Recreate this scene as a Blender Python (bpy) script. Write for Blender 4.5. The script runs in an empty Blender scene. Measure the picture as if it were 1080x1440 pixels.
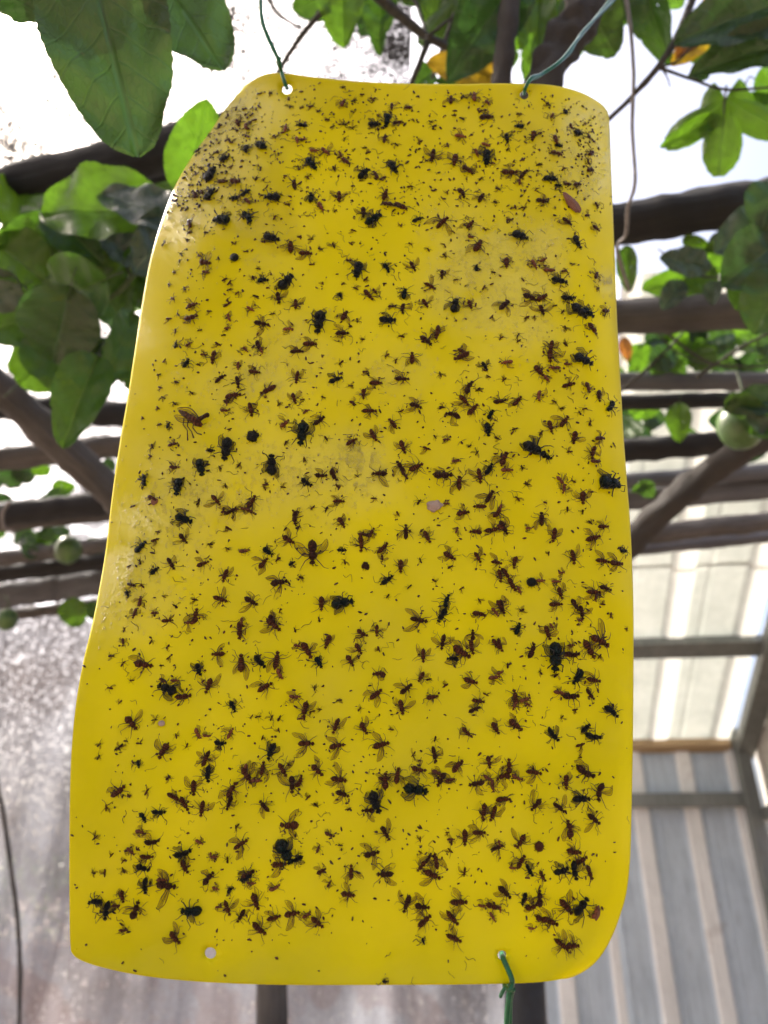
import bpy, bmesh, math, random
from mathutils import Vector, Matrix, noise
from mathutils.geometry import delaunay_2d_cdt
R = math.radians
rnd = random.Random(7)
sc = bpy.context.scene
col = sc.collection
# ------------------------------------------------------------------ camera
PITCH = R(27); CAM = Vector((0, 0, 1.5)); FPX = 1040.0
cam_d = bpy.data.cameras.new('camera'); cam = bpy.data.objects.new('camera', cam_d); col.objects.link(cam)
cam.location = CAM; cam.rotation_euler = (R(90) + PITCH, 0, 0)
cam_d.sensor_fit = 'VERTICAL'; cam_d.sensor_height = 36; cam_d.sensor_width = 27; cam_d.lens = 36 * FPX / 1440
cam_d.clip_start = 0.02; cam_d.clip_end = 500
cam_d.dof.use_dof = True; cam_d.dof.focus_distance = 0.315; cam_d.dof.aperture_fstop = 9.5
sc.camera = cam
# ------------------------------------------------------------------ light
SUN_EL, SUN_AZ = 50, -62          # azimuth: degrees to the right of straight ahead
w = bpy.data.worlds.new('World'); sc.world = w; w.use_nodes = True
nt = w.node_tree; bg = nt.nodes['Background']
sky = nt.nodes.new('ShaderNodeTexSky'); sky.sky_type = 'NISHITA'; sky.sun_disc = False
sky.sun_elevation = R(SUN_EL); sky.sun_rotation = R(SUN_AZ); sky.dust_density = 9.5; sky.air_density = .7; sky.ozone_density = 0.0
nt.links.new(sky.outputs[0], bg.inputs[0]); bg.inputs[1].default_value = 0.15
sd = bpy.data.lights.new('sun', 'SUN'); sd.energy = 3.0; sd.angle = R(0.5); sd.color = (1, .95, .87)
sun = bpy.data.objects.new('sun', sd); col.objects.link(sun)
sv = Vector((math.sin(R(SUN_AZ)) * math.cos(R(SUN_EL)), math.cos(R(SUN_AZ)) * math.cos(R(SUN_EL)), math.sin(R(SUN_EL))))
sun.rotation_euler = sv.to_track_quat('Z', 'Y').to_euler(); sun.location = sv * 20
vs = sc.view_settings; sc.display_settings.display_device = 'sRGB'
vs.view_transform = 'Standard'; vs.look = 'None'; vs.gamma = 1; vs.exposure = 1.9; vs.use_curve_mapping = False
sc.cycles.transparent_max_bounces = 24

FW = Vector((0, math.cos(PITCH), math.sin(PITCH))); UP = Vector((0, -math.sin(PITCH), math.cos(PITCH))); RT = Vector((1, 0, 0))
def W(px, py, z):
    """point in the world seen at photo pixel (px,py) at z metres along the view axis"""
    return CAM + z * (FW + RT * ((px - 540) / FPX) + UP * ((720 - py) / FPX))
def zc(py, y):
    """view depth of a point seen at pixel row py that stands y metres ahead"""
    return y / (math.cos(PITCH) + (py - 720) / FPX * math.sin(PITCH))
def smooth(t): t = max(0., min(1., t)); return t * t * (3 - 2 * t)

# ------------------------------------------------------------------ materials
class N:
    def __init__(s, name):
        s.m = bpy.data.materials.new(name); s.m.use_nodes = True; s.t = s.m.node_tree; s.t.nodes.clear()
        s.out = s.t.nodes.new('ShaderNodeOutputMaterial')
    def n(s, typ, ins=None, **kw):
        x = s.t.nodes.new('ShaderNode' + typ)
        for k, v in kw.items(): setattr(x, k, v)
        for k, v in (ins or {}).items():
            i = x.inputs[k]
            if hasattr(v, 'is_output') or isinstance(v, bpy.types.NodeSocket): s.t.links.new(v, i)
            elif isinstance(v, bpy.types.Node): s.t.links.new(v.outputs[0], i)
            else:
                if isinstance(v, (tuple, list)) and len(v) == 3 and i.type == 'RGBA': v = (*v, 1)
                i.default_value = v
        return x
    def math(s, op, a, b=0.0, c=0.0, clamp=False):
        return s.n('Math', {0: a, 1: b, 2: c}, operation=op, use_clamp=clamp).outputs[0]
    def mixc(s, f, a, b):
        x = s.t.nodes.new('ShaderNodeMix'); x.data_type = 'RGBA'
        for i, v in ((0, f), (6, a), (7, b)):
            if isinstance(v, bpy.types.NodeSocket): s.t.links.new(v, x.inputs[i])
            elif i == 0: x.inputs[0].default_value = v
            else: x.inputs[i].default_value = (*v, 1)
        return x.outputs[2]
    def ramp(s, f, a, b):
        return s.n('MapRange', {0: f, 1: a, 2: b}).outputs[0]
    def noise(s, scale, vec=None, detail=3, rough=.5):
        d = {'Scale': scale, 'Detail': detail, 'Roughness': rough}
        if vec is not None: d['Vector'] = vec
        return s.n('TexNoise', d).outputs[0]
    def obj(s): return s.n('TexCoord').outputs['Object']
    def gen(s): return s.n('TexCoord').outputs['Generated']
    def uv(s): return s.n('TexCoord').outputs['UV']
    def scl(s, vec, x, y, z, rot=(0, 0, 0)):
        return s.n('Mapping', {'Vector': vec, 'Scale': (x, y, z), 'Rotation': rot}).outputs[0]
    def pos(s): return s.n('NewGeometry').outputs['Position']
    def orand(s): return s.n('ObjectInfo').outputs['Random']
    def bump(s, h, dist, st=1.0): return s.n('Bump', {'Height': h, 'Distance': dist, 'Strength': st}).outputs[0]
    def fin(s, sh): s.t.links.new(sh.outputs[0] if isinstance(sh, bpy.types.Node) else sh, s.out.inputs[0]); return s.m
    def pr(s, **k):
        names = {'col': 'Base Color', 'r': 'Roughness', 'met': 'Metallic', 'n': 'Normal', 'coat': 'Coat Weight', 'cr': 'Coat Roughness', 'cn': 'Coat Normal', 'spec': 'Specular IOR Level'}
        return s.n('BsdfPrincipled', {names[a]: b for a, b in k.items()})
    def mixs(s, f, a, b):
        return s.n('MixShader', {0: f, 1: a.outputs[0], 2: b.outputs[0]})

def plain(name, c, r=.6, met=0, scale=60, var=.35, bump=.0006, stretch=(1, 1, 1)):
    a = N(name); v = a.scl(a.obj(), *stretch); no = a.noise(scale, v, 5, .6)
    c2 = tuple(x * (1 - var) for x in c); c3 = tuple(min(1, x * (1 + var)) for x in c)
    return a.fin(a.pr(col=a.mixc(a.ramp(no, .3, .7), c2, c3), r=r, met=met, n=a.bump(no, bump)))

def m_card():
    a = N('yellow_plastic'); p = a.pos()
    big = a.noise(9, p, 3)
    colr = a.mixc(a.ramp(big, .3, .7), (.71, .605, .002), (.79, .685, .003))
    streak = a.noise(1, a.scl(p, 2600, 2600, 500), 2)
    grain = a.n('TexVoronoi', {'Vector': p, 'Scale': 620}).outputs[0]
    glue = a.n('Attribute', attribute_name='glue').outputs['Fac']
    patch = a.math('MULTIPLY', glue, a.ramp(a.noise(45, p, 4, .6), .30, .60), clamp=True)
    h = a.math('ADD', a.math('MULTIPLY', grain, .8), streak)
    h = a.math('MULTIPLY', h, a.math('ADD', patch, .06))
    bn = a.bump(h, .0009, 1.0)
    pr = a.pr(col=colr, r=.45, spec=a.math('ADD', a.math('MULTIPLY', patch, .5), .06), coat=a.math('ADD', a.math('MULTIPLY', patch, .95), .07), cr=.05, cn=bn)
    pr.inputs['Coat IOR'].default_value = 1.8
    tr = a.n('BsdfTranslucent', {'Color': (.62, .58, .006)})
    return a.fin(a.mixs(.36, pr, tr))

def m_fly(name, c1, c2, bands=True, rough=.35):
    a = N(name); o = a.obj(); no = a.noise(9, o, 4)
    f = a.ramp(no, .35, .7)
    if bands:
        wv = a.n('TexWave', {'Vector': o, 'Scale': 2.6, 'Distortion': .8}, bands_direction='X').outputs[0]
        f = a.math('MULTIPLY', f, wv)
    return a.fin(a.pr(col=a.mixc(f, c1, c2), r=rough, spec=.28, n=a.bump(no, .03, .6)))

def m_wing(name, tint, dcol, op):
    a = N(name); o = a.obj()
    no = a.noise(5, o, 3)
    t = a.n('BsdfTransparent', {'Color': tint})
    d = a.pr(col=dcol, r=.3)
    f = a.math('MULTIPLY', a.ramp(no, .25, .75), op)
    return a.fin(a.mixs(a.math('ADD', f, .08), t, d))

def m_leaf(name, c, tcol, tw, vein, gloss=.27):
    a = N(name); uv = a.uv()
    sp = a.n('SeparateXYZ', {0: uv}); u = a.math('ABSOLUTE', a.math('SUBTRACT', sp.outputs[0], .5)); v = sp.outputs[1]
    mid = a.math('SUBTRACT', 1.0, a.ramp(u, .006, .028), clamp=True)
    ph = a.math('FRACT', a.math('SUBTRACT', a.math('MULTIPLY', v, 7.5), a.math('MULTIPLY', u, 5.5)))
    side = a.math('SUBTRACT', 1.0, a.ramp(a.math('ABSOLUTE', a.math('SUBTRACT', ph, .5)), .01, .07), clamp=True)
    side = a.math('MULTIPLY', side, .45)
    fine = a.n('TexVoronoi', {'Vector': uv, 'Scale': 26.0}, feature='DISTANCE_TO_EDGE').outputs[0]
    fine = a.math('MULTIPLY', a.math('SUBTRACT', 1.0, a.ramp(fine, .0, .07), clamp=True), .18)
    holes = a.math('GREATER_THAN', a.noise(9, uv, 1), .735 if name != 'dark_leaf' else 2.0)
    vn = a.math('MAXIMUM', mid, a.math('MAXIMUM', side, fine))
    no = a.noise(4, uv, 5, .6); rn = a.orand()
    base = a.mixc(a.ramp(no, .3, .7), tuple(x * .7 for x in c), tuple(x * 1.3 for x in c))
    base = a.mixc(a.math('MULTIPLY', rn, .35), base, (.10, .12, .015))
    base = a.mixc(a.math('MULTIPLY', vn, .75), base, vein)
    spots = a.ramp(a.noise(17, uv, 2), .70, .76)
    base = a.mixc(a.math('MULTIPLY', spots, .6), base, (.12, .08, .02))
    h = a.math('SUBTRACT', a.math('MULTIPLY', no, .4), vn)
    bn = a.bump(h, .0015, .8)
    pr = a.pr(col=base, r=gloss, spec=.6, n=bn)
    tc = a.mixc(a.math('MULTIPLY', vn, .5), tcol, tuple(x * .6 for x in tcol)); tc = a.mixc(a.ramp(no, .3, .75), tc, tuple(x * .72 for x in tcol))
    tr = a.n('BsdfTranslucent', {'Color': tc, 'Normal': bn})
    tp = a.n('BsdfTransparent', {'Color': (1, 1, 1)})
    return a.fin(a.mixs(holes, a.mixs(tw, pr, tr), tp))

def m_wood(name, c1, c2, axis_scale=(90, 90, 6), r=.75):
    a = N(name); o = a.obj(); v = a.scl(o, *axis_scale); g = a.noise(1, v, 8, .75); b = a.noise(7, o, 4)
    f = a.math('MULTIPLY', a.ramp(g, .25, .75), a.ramp(b, .15, .8))
    crack = a.ramp(g, .60, .68)
    c = a.mixc(f, c1, c2); c = a.mixc(a.math('MULTIPLY', crack, .45), c, tuple(x * .3 for x in c1))
    return a.fin(a.pr(col=c, r=r, n=a.bump(a.math('ADD', g, a.math('MULTIPLY', b, .6)), .012, 1.0)))

def m_net(name, c, thr0, thr1, sx, sy, sz, rot, vary=1.2):
    a = N(name); p = a.pos()
    n1 = a.noise(1, a.scl(p, sx, sy, sz, rot), 3, .6); n2 = a.noise(vary, p, 4, .6); n3 = a.noise(11, p, 2)
    x = a.math('ADD', a.math('ADD', n1, a.math('MULTIPLY', n2, .6)), a.math('MULTIPLY', n3, .18))
    f = a.ramp(x, thr0, thr1)
    t = a.n('BsdfTransparent', {'Color': (1, 1, 1)})
    return a.fin(a.mixs(f, t, a.pr(col=c, r=.9)))

def m_curtain():
    a = N('woven_curtain'); o = a.obj()
    warp = a.noise(1, a.scl(o, 420, 1, 26), 3, .7); weft = a.noise(1, a.scl(o, 60, 1, 500), 3, .7)
    cloud = a.noise(2.2, o, 5, .6); spark = a.noise(70, o, 4, .75)
    stripe = a.n('TexWave', {'Vector': a.scl(o, 1, 1, 1, (0, R(-28), 0)), 'Scale': 1.6, 'Distortion': 9.0, 'Detail': 4.0, 'Detail Scale': 1.4}, bands_direction='Z').outputs[0]
    g = a.math('ADD', a.math('MULTIPLY', warp, .5), a.math('MULTIPLY', weft, .5))
    c = a.mixc(a.ramp(g, .3, .7), (.22, .235, .27), (.57, .59, .65))
    dirt = a.math('MULTIPLY', a.ramp(cloud, .46, .62), .6)
    c = a.mixc(dirt, c, (.12, .095, .085))
    zz = a.n('SeparateXYZ', {0: o}).outputs[2]
    low = a.math('SUBTRACT', 1.0, a.ramp(zz, 1.22, 1.62), clamp=True)
    c = a.mixc(a.math('MULTIPLY', a.math('MULTIPLY', a.ramp(stripe, .45, .7), low), .32), c, (.24, .14, .11))  # brown shadow streaks painted across the lower cloth
    c = a.mixc(a.math('MULTIPLY', a.ramp(spark, .56, .66), .7), c, (.85, .84, .84))  # bright glints painted into the weave colour
    c = a.mixc(a.math('MULTIPLY', a.ramp(a.noise(1, a.scl(o, 34, 34, 3), 3, .6), .5, .68), .22), c, (.09, .085, .095))
    bd = a.math('SUBTRACT', 1.0, a.math('MULTIPLY', a.math('ABSOLUTE', a.math('SUBTRACT', a.math('ADD', zz, a.math('MULTIPLY', cloud, .25)), 2.22)), 9.0), clamp=True)
    c = a.mixc(a.math('MULTIPLY', bd, .4), c, (.13, .09, .07))
    t = a.n('BsdfTransparent', {'Color': (1, 1, 1)})
    di = a.n('BsdfDiffuse', {'Color': c}); tl = a.n('BsdfTranslucent', {'Color': c})
    cloth = a.mixs(.38, di, tl)
    hole = a.math('MULTIPLY', a.ramp(a.math('ADD', a.math('MULTIPLY', g, .6), a.math('MULTIPLY', spark, .4)), .50, .60), .55)
    return a.fin(a.mixs(hole, cloth, t))

def m_metal(name, c1, c2, streak=True, r=.42, met=.85):
    a = N(name); o = a.obj(); s1 = a.noise(1, a.scl(o, 26, 26, 1.3), 5, .7); s2 = a.noise(3.5, o, 5, .65); s3 = a.n('TexVoronoi', {'Vector': o, 'Scale': 40.0}).outputs['Color']
    f = a.math('MULTIPLY', a.math('ADD', s1, s2), .5)
    c = a.mixc(a.ramp(f, .34, .62), c1, c2); c = a.mixc(.10, c, (.5, .5, .5))
    s4 = a.noise(1, a.scl(o, 60, 60, 7), 6, .75)
    c = a.mixc(a.math('MULTIPLY', a.ramp(s4, .52, .64), .5), c, tuple(x * .7 for x in c1))
    rust = a.ramp(s2, .62, .72)
    c = a.mixc(a.math('MULTIPLY', rust, .35), c, (.16, .09, .05))
    return a.fin(a.pr(col=c, r=r, met=met, n=a.bump(s2, .004, .5)))

def m_plas(name, c1, c2):
    a = N(name); o = a.obj(); s1 = a.noise(1, a.scl(o, 20, 20, 1.5), 5, .7); s2 = a.noise(3.5, o, 5, .65)
    c = a.mixc(a.ramp(a.math('MULTIPLY', a.math('ADD', s1, s2), .5), .34, .62), c1, c2)
    return a.fin(a.mixs(.36, a.pr(col=c, r=.6), a.n('BsdfTranslucent', {'Color': c})))
M = {}
M['card'] = m_card()
M['brown'] = m_fly('brown_chitin', (.045, .011, .005), (.26, .075, .026))
M['brown2'] = m_fly('dark_brown_chitin', (.026, .008, .005), (.12, .035, .018))
M['black'] = m_fly('black_chitin', (.0035, .004, .005), (.012, .013, .016), False, .28)
M['green_black'] = m_fly('green_black_chitin', (.003, .006, .006), (.008, .022, .02), False, .22)
M['leg'] = plain('leg_chitin', (.045, .018, .010), .5, 0, 9, .3, .0)
M['bleg'] = plain('black_leg_chitin', (.005, .005, .005), .5, 0, 9, .3, .0)
M['wing'] = m_wing('brown_wing_membrane', (.90, .84, .62), (.12, .07, .03), .13)
M['bwing'] = m_wing('smoky_wing_membrane', (.70, .66, .50), (.05, .045, .035), .30)
M['husk'] = plain('dry_husk', (.25, .10, .05), .6, 0, 300, .35, .0004)
M['seed'] = plain('pale_seed', (.50, .36, .30), .6, 0, 500, .3, .0003)
M['leafA'] = m_leaf('green_leaf', (.036, .09, .017), (.085, .20, .014), .36, (.11, .19, .05))
M['leafB'] = m_leaf('bright_leaf', (.07, .15, .015), (.12, .27, .012), .45, (.10, .20, .04))  # brighter copy of the leaf, with the backlight put into its colour
M['leafD'] = m_leaf('dark_leaf', (.016, .042, .013), (.05, .13, .02), .25, (.06, .12, .05))
M['leafG'] = m_leaf('greyish_leaf', (.035, .06, .05), (.07, .12, .05), .18, (.09, .14, .09), .22)
M['leafY'] = m_leaf('yellowed_leaf', (.38, .26, .02), (.60, .38, .02), .5, (.25, .16, .03))
M['leafR'] = m_leaf('withered_leaf', (.17, .07, .02), (.42, .16, .03), .4, (.10, .04, .02))
M['stem'] = plain('green_stem', (.05, .075, .025), .6, 0, 120, .4, .0008)
M['bark'] = m_wood('brown_bark', (.028, .024, .021), (.11, .092, .078), (60, 60, 12))
M['twig'] = plain('dark_twig', (.040, .036, .028), .8, 0, 150, .45, .0012)
M['woodD'] = m_wood('dark_weathered_pole', (.008, .0075, .008), (.045, .04, .038))
M['woodM'] = m_wood('weathered_pole', (.045, .040, .037), (.27, .24, .215))
M['woodG'] = m_wood('grey_bamboo', (.08, .08, .088), (.26, .26, .27))
M['woodT'] = m_wood('tan_timber', (.40, .27, .14), (.60, .44, .26))
M['net'] = m_net('shade_net', (.03, .03, .035), .85, .915, 150, 420, 300, (0, 0, R(35)), 5.0)
M['curtain'] = m_curtain()
M['galv'] = m_metal('galvanised_sheet', (.40, .48, .56), (.58, .67, .76), True, .5, .1)
M['ribr'] = m_plas('pale_roof_rib', (.84, .85, .82), (.94, .95, .92))
M['rib'] = m_metal('pale_rib', (.70, .70, .69), (.88, .88, .87), True, .6, .0)
M['roofs'] = m_plas('pale_roof_sheet', (.62, .65, .62), (.78, .80, .77))
M['frame'] = m_metal('grey_frame_steel', (.10, .11, .105), (.20, .215, .20), True, .5, .3)
M['side'] = m_metal('beige_side_sheet', (.36, .34, .30), (.48, .45, .39), True, .7, .0)
M['fruit'] = plain('green_fruit_skin', (.065, .12, .03), .36, 0, 28, .55, .0006)
M['wire'] = plain('green_coated_wire', (.003, .10, .035), .3, 0, 300, .3, .0)
M['tape'] = plain('grey_strap', (.20, .18, .165), .75, 0, 200, .4, .0008, (1, 1, .1))
M['dark'] = plain('dark_post_paint', (.012, .014, .018), .6, 0, 40, .4, .001)
def m_glue():
    a = N('wet_glue'); g = a.n('BsdfGlossy', {'Color': (1, 1, .95), 'Roughness': .12}); t = a.n('BsdfTransparent', {'Color': (1, 1, 1)})
    return a.fin(a.mixs(a.n('Fresnel', {'IOR': 1.6}).outputs[0], t, g))
M['glue'] = m_glue()
M['soil'] = plain('reddish_soil', (.15, .115, .09), .95, 0, 3, .45, .02)
M['brick'] = plain('red_brick', (.26, .11, .07), .9, 0, 30, .35, .003)
M['shrub'] = m_leaf('shrub_leaf', (.05, .10, .02), (.12, .25, .03), .35, (.08, .14, .04))

# ------------------------------------------------------------------ object helpers
def link(name, verts, faces, mat, parent=None, smooth_=True, mats=None, midx=None, uvs=None):
    me = bpy.data.meshes.new(name); me.from_pydata([tuple(v) for v in verts], [], faces)
    for m_ in (mats or [mat]): me.materials.append(m_)
    if smooth_: me.polygons.foreach_set('use_smooth', [True] * len(me.polygons))
    if midx: me.polygons.foreach_set('material_index', midx)
    if uvs is not None:
        ul = me.uv_layers.new(name='UVMap')
        for l in me.loops: ul.data[l.index].uv = uvs[l.vertex_index]
    me.update()
    o = bpy.data.objects.new(name, me); col.objects.link(o)
    if parent is not None: o.parent = parent
    return o
def empty(name, loc=(0, 0, 0), label=None, cat=None, group=None):
    o = bpy.data.objects.new(name, None); col.objects.link(o); o.location = loc; o.empty_display_size = .01
    tag(o, label, cat, group); return o
def tag(o, label=None, cat=None, group=None, kind=None):
    if label: o['label'] = label
    if cat: o['category'] = cat
    if group: o['group'] = group
    if kind: o['kind'] = kind
    return o
class MB:
    def __init__(s): s.v = []; s.f = []; s.mi = []
    def tube(s, pts, rad, n=8, m=0, cap=True, wob=0.0, seed=0, flat=1.0):
        pts = [Vector(p) for p in pts]
        if not isinstance(rad, (list, tuple)): rad = [rad] * len(pts)
        b = len(s.v); prev = None
        for i, p in enumerate(pts):
            d = (pts[min(i + 1, len(pts) - 1)] - pts[max(i - 1, 0)]).normalized()
            if prev is None: a = d.orthogonal().normalized()
            else: a = (prev - d * prev.dot(d)).normalized()
            prev = a; c = d.cross(a)
            for k in range(n):
                t = 2 * math.pi * k / n
                rr = rad[i]
                if wob: rr *= 1 + wob * noise.noise(Vector((i * .35 + seed * 9.1, math.cos(t) * 1.1, math.sin(t) * 1.1 + seed)))
                s.v.append(p + a * math.cos(t) * rr + c * math.sin(t) * rr * flat)
        for i in range(len(pts) - 1):
            for k in range(n):
                k2 = (k + 1) % n
                s.f.append((b + i * n + k, b + i * n + k2, b + (i + 1) * n + k2, b + (i + 1) * n + k)); s.mi.append(m)
        if cap:
            s.f.append(tuple(b + k for k in reversed(range(n)))); s.mi.append(m)
            e = b + (len(pts) - 1) * n; s.f.append(tuple(e + k for k in range(n))); s.mi.append(m)
    def ell(s, c, r, nu=10, nv=6, m=0, rot=None, lump=0.0, seed=0):
        b = len(s.v); c = Vector(c)
        for j in range(nv + 1):
            ph = math.pi * j / nv
            for i in range(nu):
                th = 2 * math.pi * i / nu
                q = Vector((math.cos(ph), math.sin(ph) * math.cos(th), math.sin(ph) * math.sin(th)))
                k = 1 + lump * noise.noise(q * 1.7 + Vector((seed * 3.3, 0, 0)))
                q = Vector((q.x * r[0] * k, q.y * r[1] * k, q.z * r[2] * k))
                if rot: q = rot @ q
                s.v.append(c + q)
        for j in range(nv):
            for i in range(nu):
                i2 = (i + 1) % nu
                s.f.append((b + j * nu + i, b + j * nu + i2, b + (j + 1) * nu + i2, b + (j + 1) * nu + i)); s.mi.append(m)
    def box(s, o, x, y, z, m=0):
        b = len(s.v); o = Vector(o)
        for i in (0, 1):
            for j in (0, 1):
                for k in (0, 1): s.v.append(o + x * i + y * j + z * k)
        for f in ((0, 1, 3, 2), (4, 6, 7, 5), (0, 4, 5, 1), (2, 3, 7, 6), (0, 2, 6, 4), (1, 5, 7, 3)):
            s.f.append(tuple(b + q for q in f)); s.mi.append(m)
    def build(s, name, mats, parent=None, sm=True, off=None):
        if not isinstance(mats, list): mats = [mats]
        vs_ = s.v if off is None else [v - off for v in s.v]
        return link(name, vs_, s.f, None, parent, sm, mats, s.mi)

def catmull(P, n):
    out = []
    for i in range(len(P) - 1):
        p0 = P[max(i - 1, 0)]; p1 = P[i]; p2 = P[i + 1]; p3 = P[min(i + 2, len(P) - 1)]
        for k in range(n):
            t = k / n
            out.append(.5 * ((2 * p1) + (p2 - p0) * t + (2 * p0 - 5 * p1 + 4 * p2 - p3) * t * t + (3 * p1 - p0 - 3 * p2 + p3) * t ** 3))
    out.append(P[-1]); return out

# ------------------------------------------------------------------ setting
def grid(fn, nu, nv):
    v = [fn(i / nu, j / nv) for j in range(nv + 1) for i in range(nu + 1)]
    f = [(j * (nu + 1) + i, j * (nu + 1) + i + 1, (j + 1) * (nu + 1) + i + 1, (j + 1) * (nu + 1) + i) for j in range(nv) for i in range(nu)]
    return v, f
v, f = grid(lambda a, b: Vector(((a - .5) * 240, (b - .35) * 240, .05 * noise.noise(Vector((a * 40, b * 40, 0))))), 80, 80)
tag(link('ground', v, f, M['soil']), kind='structure')
# shade net overhead, sagging between its supports
def netf(a, b):
    x = -3.4 + 3.45 * a; y = -1.2 + 5.0 * b
    return Vector((x, y, 3.0 - .10 * math.sin(math.pi * ((a * 3) % 1)) - .12 * math.sin(math.pi * b) + .02 * noise.noise(Vector((x * 2, y * 2, 0)))))
v, f = grid(netf, 60, 40)
tag(link('shade_net', v, f, M['net']), 'fine dark shade netting stretched overhead against the white sky', 'netting')

# hanging woven curtain, lower left
CZ = 2.35
def curtf(a, b):
    px = -260 + 985 * a; top = W(px, 868 - 22 * math.sin(a * 9) - (px / 1000) * 12, CZ)
    x = top.x; z0 = top.z; z = z0 * (1 - b) + .02
    y = top.y + .035 * math.sin(x * 17 + 1.2 * math.sin(z * 2)) + .015 * math.sin(x * 41 + z) + .05 * noise.noise(Vector((x * 1.5, z * 1.5, 3)))
    return Vector((x, y, z))
cu = empty('mesh_curtain', W(300, 1300, CZ), 'pale woven mesh curtain hanging behind the lower left of the yellow card', 'curtain')
bpy.context.view_layer.update()
def off(o, vs_): return [v - o.location for v in vs_]
v, f = grid(curtf, 150, 60)
cloth = link('cloth', [Vector(p) for p in v], f, M['curtain'], cu); cloth.location = -cu.location
b = MB(); P = [W(x, y, zc(y, 2.16)) for x, y in ((-14, 1060), (2, 1130), (14, 1210), (25, 1300), (28, 1370), (26, 1470))]
b.tube(catmull(P, 6), .006, 6, wob=.5); s_ = b.build('seam', M['woodM'], cu); s_.location = -cu.location
# ---------------- poles
def pole(name, A, B, tpx, mat, label, cat='pole', nodes=0, seed=0, wob=.25, bend=0., taper=1., group='poles of the pergola'):
    """A,B = (px,py,z). tpx = thickness in photo pixels at A"""
    a = W(*A); c = W(*B); r = tpx * .5 * A[2] / FPX; wob *= .6
    d = c - a; L = d.length; n = max(8, int(L / .012)); n = min(n, 140)
    b = MB(); pts = []; rad = []
    up = Vector((0, 0, 1))
    nodesp = [(k + .5) / nodes for k in range(nodes)] if nodes else []
    for i in range(n + 1):
        t = i / n
        pts.append(Vector((0, 0, t * L)) + Vector((noise.noise(Vector((t * 3, seed, 0))), noise.noise(Vector((t * 2, seed, 5))), 0)) * r * .1 + Vector((0, bend * math.sin(math.pi * t), 0)))
        rr = r * (1 + (taper - 1) * t)
        for q in nodesp: rr *= 1 + .13 * math.exp(-((t - q) * L / .008) ** 2)
        rad.append(rr)
    rad = [q * (1 + .5 * wob * noise.noise(Vector((i * .9, seed, 2))) + .25 * wob * noise.noise(Vector((i * 2.3, seed, 7)))) for i, q in enumerate(rad)]
    b.tube(pts, rad, 16, wob=wob * 1.5, seed=seed)
    o = b.build(name, mat); o.location = a; o.rotation_mode = 'QUATERNION'; o.rotation_quaternion = d.to_track_quat('Z', 'Y')
    tag(o, label, cat, group); return o
# right side
pole('wooden_pole', (760, 333, 1.10), (1230, 258, 1.0), 57, M['woodD'], 'thick dark pole crossing right of the card just below the top corner', seed=1)
pole('wooden_pole', (780, 452, 1.22), (1230, 424, 1.16), 50, M['woodM'], 'grey brown pole below the thick dark one, leaves hanging over it', nodes=4, seed=2, wob=.15)
pole('bamboo_pole', (800, 537, 1.36), (1260, 536, 1.36), 26, M['woodG'], 'slim pale bamboo pole right of the card, lying on a darker one', nodes=5, seed=3, wob=.1)
pole('bamboo_pole', (800, 569, 1.42), (1260, 556, 1.42), 22, M['woodD'], 'dark brown pole directly under the slim pale bamboo pole', nodes=4, seed=4, wob=.15)
pole('wooden_pole', (800, 640, 1.52), (1025, 622, 1.5), 34, M['woodD'], 'short black pole ending behind the big green fruit', seed=5)
pole('bamboo_pole', (800, 683, 1.72), (1260, 650, 1.7), 24, M['woodG'], 'upper of the two bluish grey poles behind the forked branch', nodes=4, seed=6, wob=.08)
pole('bamboo_pole', (800, 708, 1.76), (1260, 672, 1.72), 32, M['woodG'], 'lower of the two bluish grey poles behind the forked branch', nodes=4, seed=7, wob=.08)
pole('wooden_pole', (800, 765, 1.95), (1260, 712, 1.9), 28, M['woodM'], 'brown pole in front of the upper edge of the pale roof', seed=8, wob=.2)
pole('wooden_pole', (800, 782, 2.05), (1260, 736, 2.0), 18, M['woodG'], 'thin grey pole touching the pale roof sheets', seed=9, wob=.15)
pole('crooked_branch', (850, 800, 1.40), (1120, 585, 1.25), 36, M['bark'], 'crooked peeling branch slanting up to the right below the green fruit', 'branch', nodes=3, seed=10, wob=.3, bend=.02, group='branches among the poles')
# left side
pole('wooden_pole', (-120, 296, 1.15), (330, 190, 1.05), 58, M['woodD'], 'thick dark pole at upper left under the large hanging leaf', seed=11, wob=.12)
pole('wooden_pole', (-120, 326, 1.20), (330, 224, 1.12), 26, M['woodD'], 'dark split pole pressed under the thick one at upper left', seed=12, wob=.5)
pole('wooden_pole', (-110, 440, 1.22), (210, 745, 1.45), 50, M['woodM'], 'thick grey brown pole slanting down behind the left leaf cluster', nodes=3, seed=13, wob=.25)
pole('wooden_pole', (-140, 560, 1.5), (240, 590, 1.5), 36, M['woodD'], 'dark pole behind the drooping leaf at the left edge', seed=14, wob=.3)
pole('wooden_pole', (-140, 662, 1.6), (300, 612, 1.6), 32, M['woodM'], 'brown pole crossing the slanting one at the left edge', seed=15, wob=.2)
pole('wooden_pole', (-140, 740, 1.75), (300, 690, 1.75), 34, M['woodD'], 'black pole with a pale wire loop at the left edge', seed=16, wob=.2)
pole('bamboo_pole', (-140, 752, 1.82), (300, 708, 1.82), 20, M['woodM'], 'brown pole tucked under the black one at the left edge', nodes=4, seed=17, wob=.2)
pole('bamboo_pole', (-140, 805, 2.0), (300, 745, 2.0), 22, M['woodM'], 'upper of the three bundled poles above the curtain', nodes=5, seed=18, wob=.2)
pole('bamboo_pole', (-140, 825, 2.05), (300, 770, 2.05), 24, M['woodD'], 'middle of the three bundled poles above the curtain', nodes=5, seed=19, wob=.2)
pole('bamboo_pole', (-140, 858, 2.1), (300, 795, 2.1), 36, M['woodG'], 'lowest and thickest of the bundled poles above the curtain', nodes=5, seed=20, wob=.2)
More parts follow.
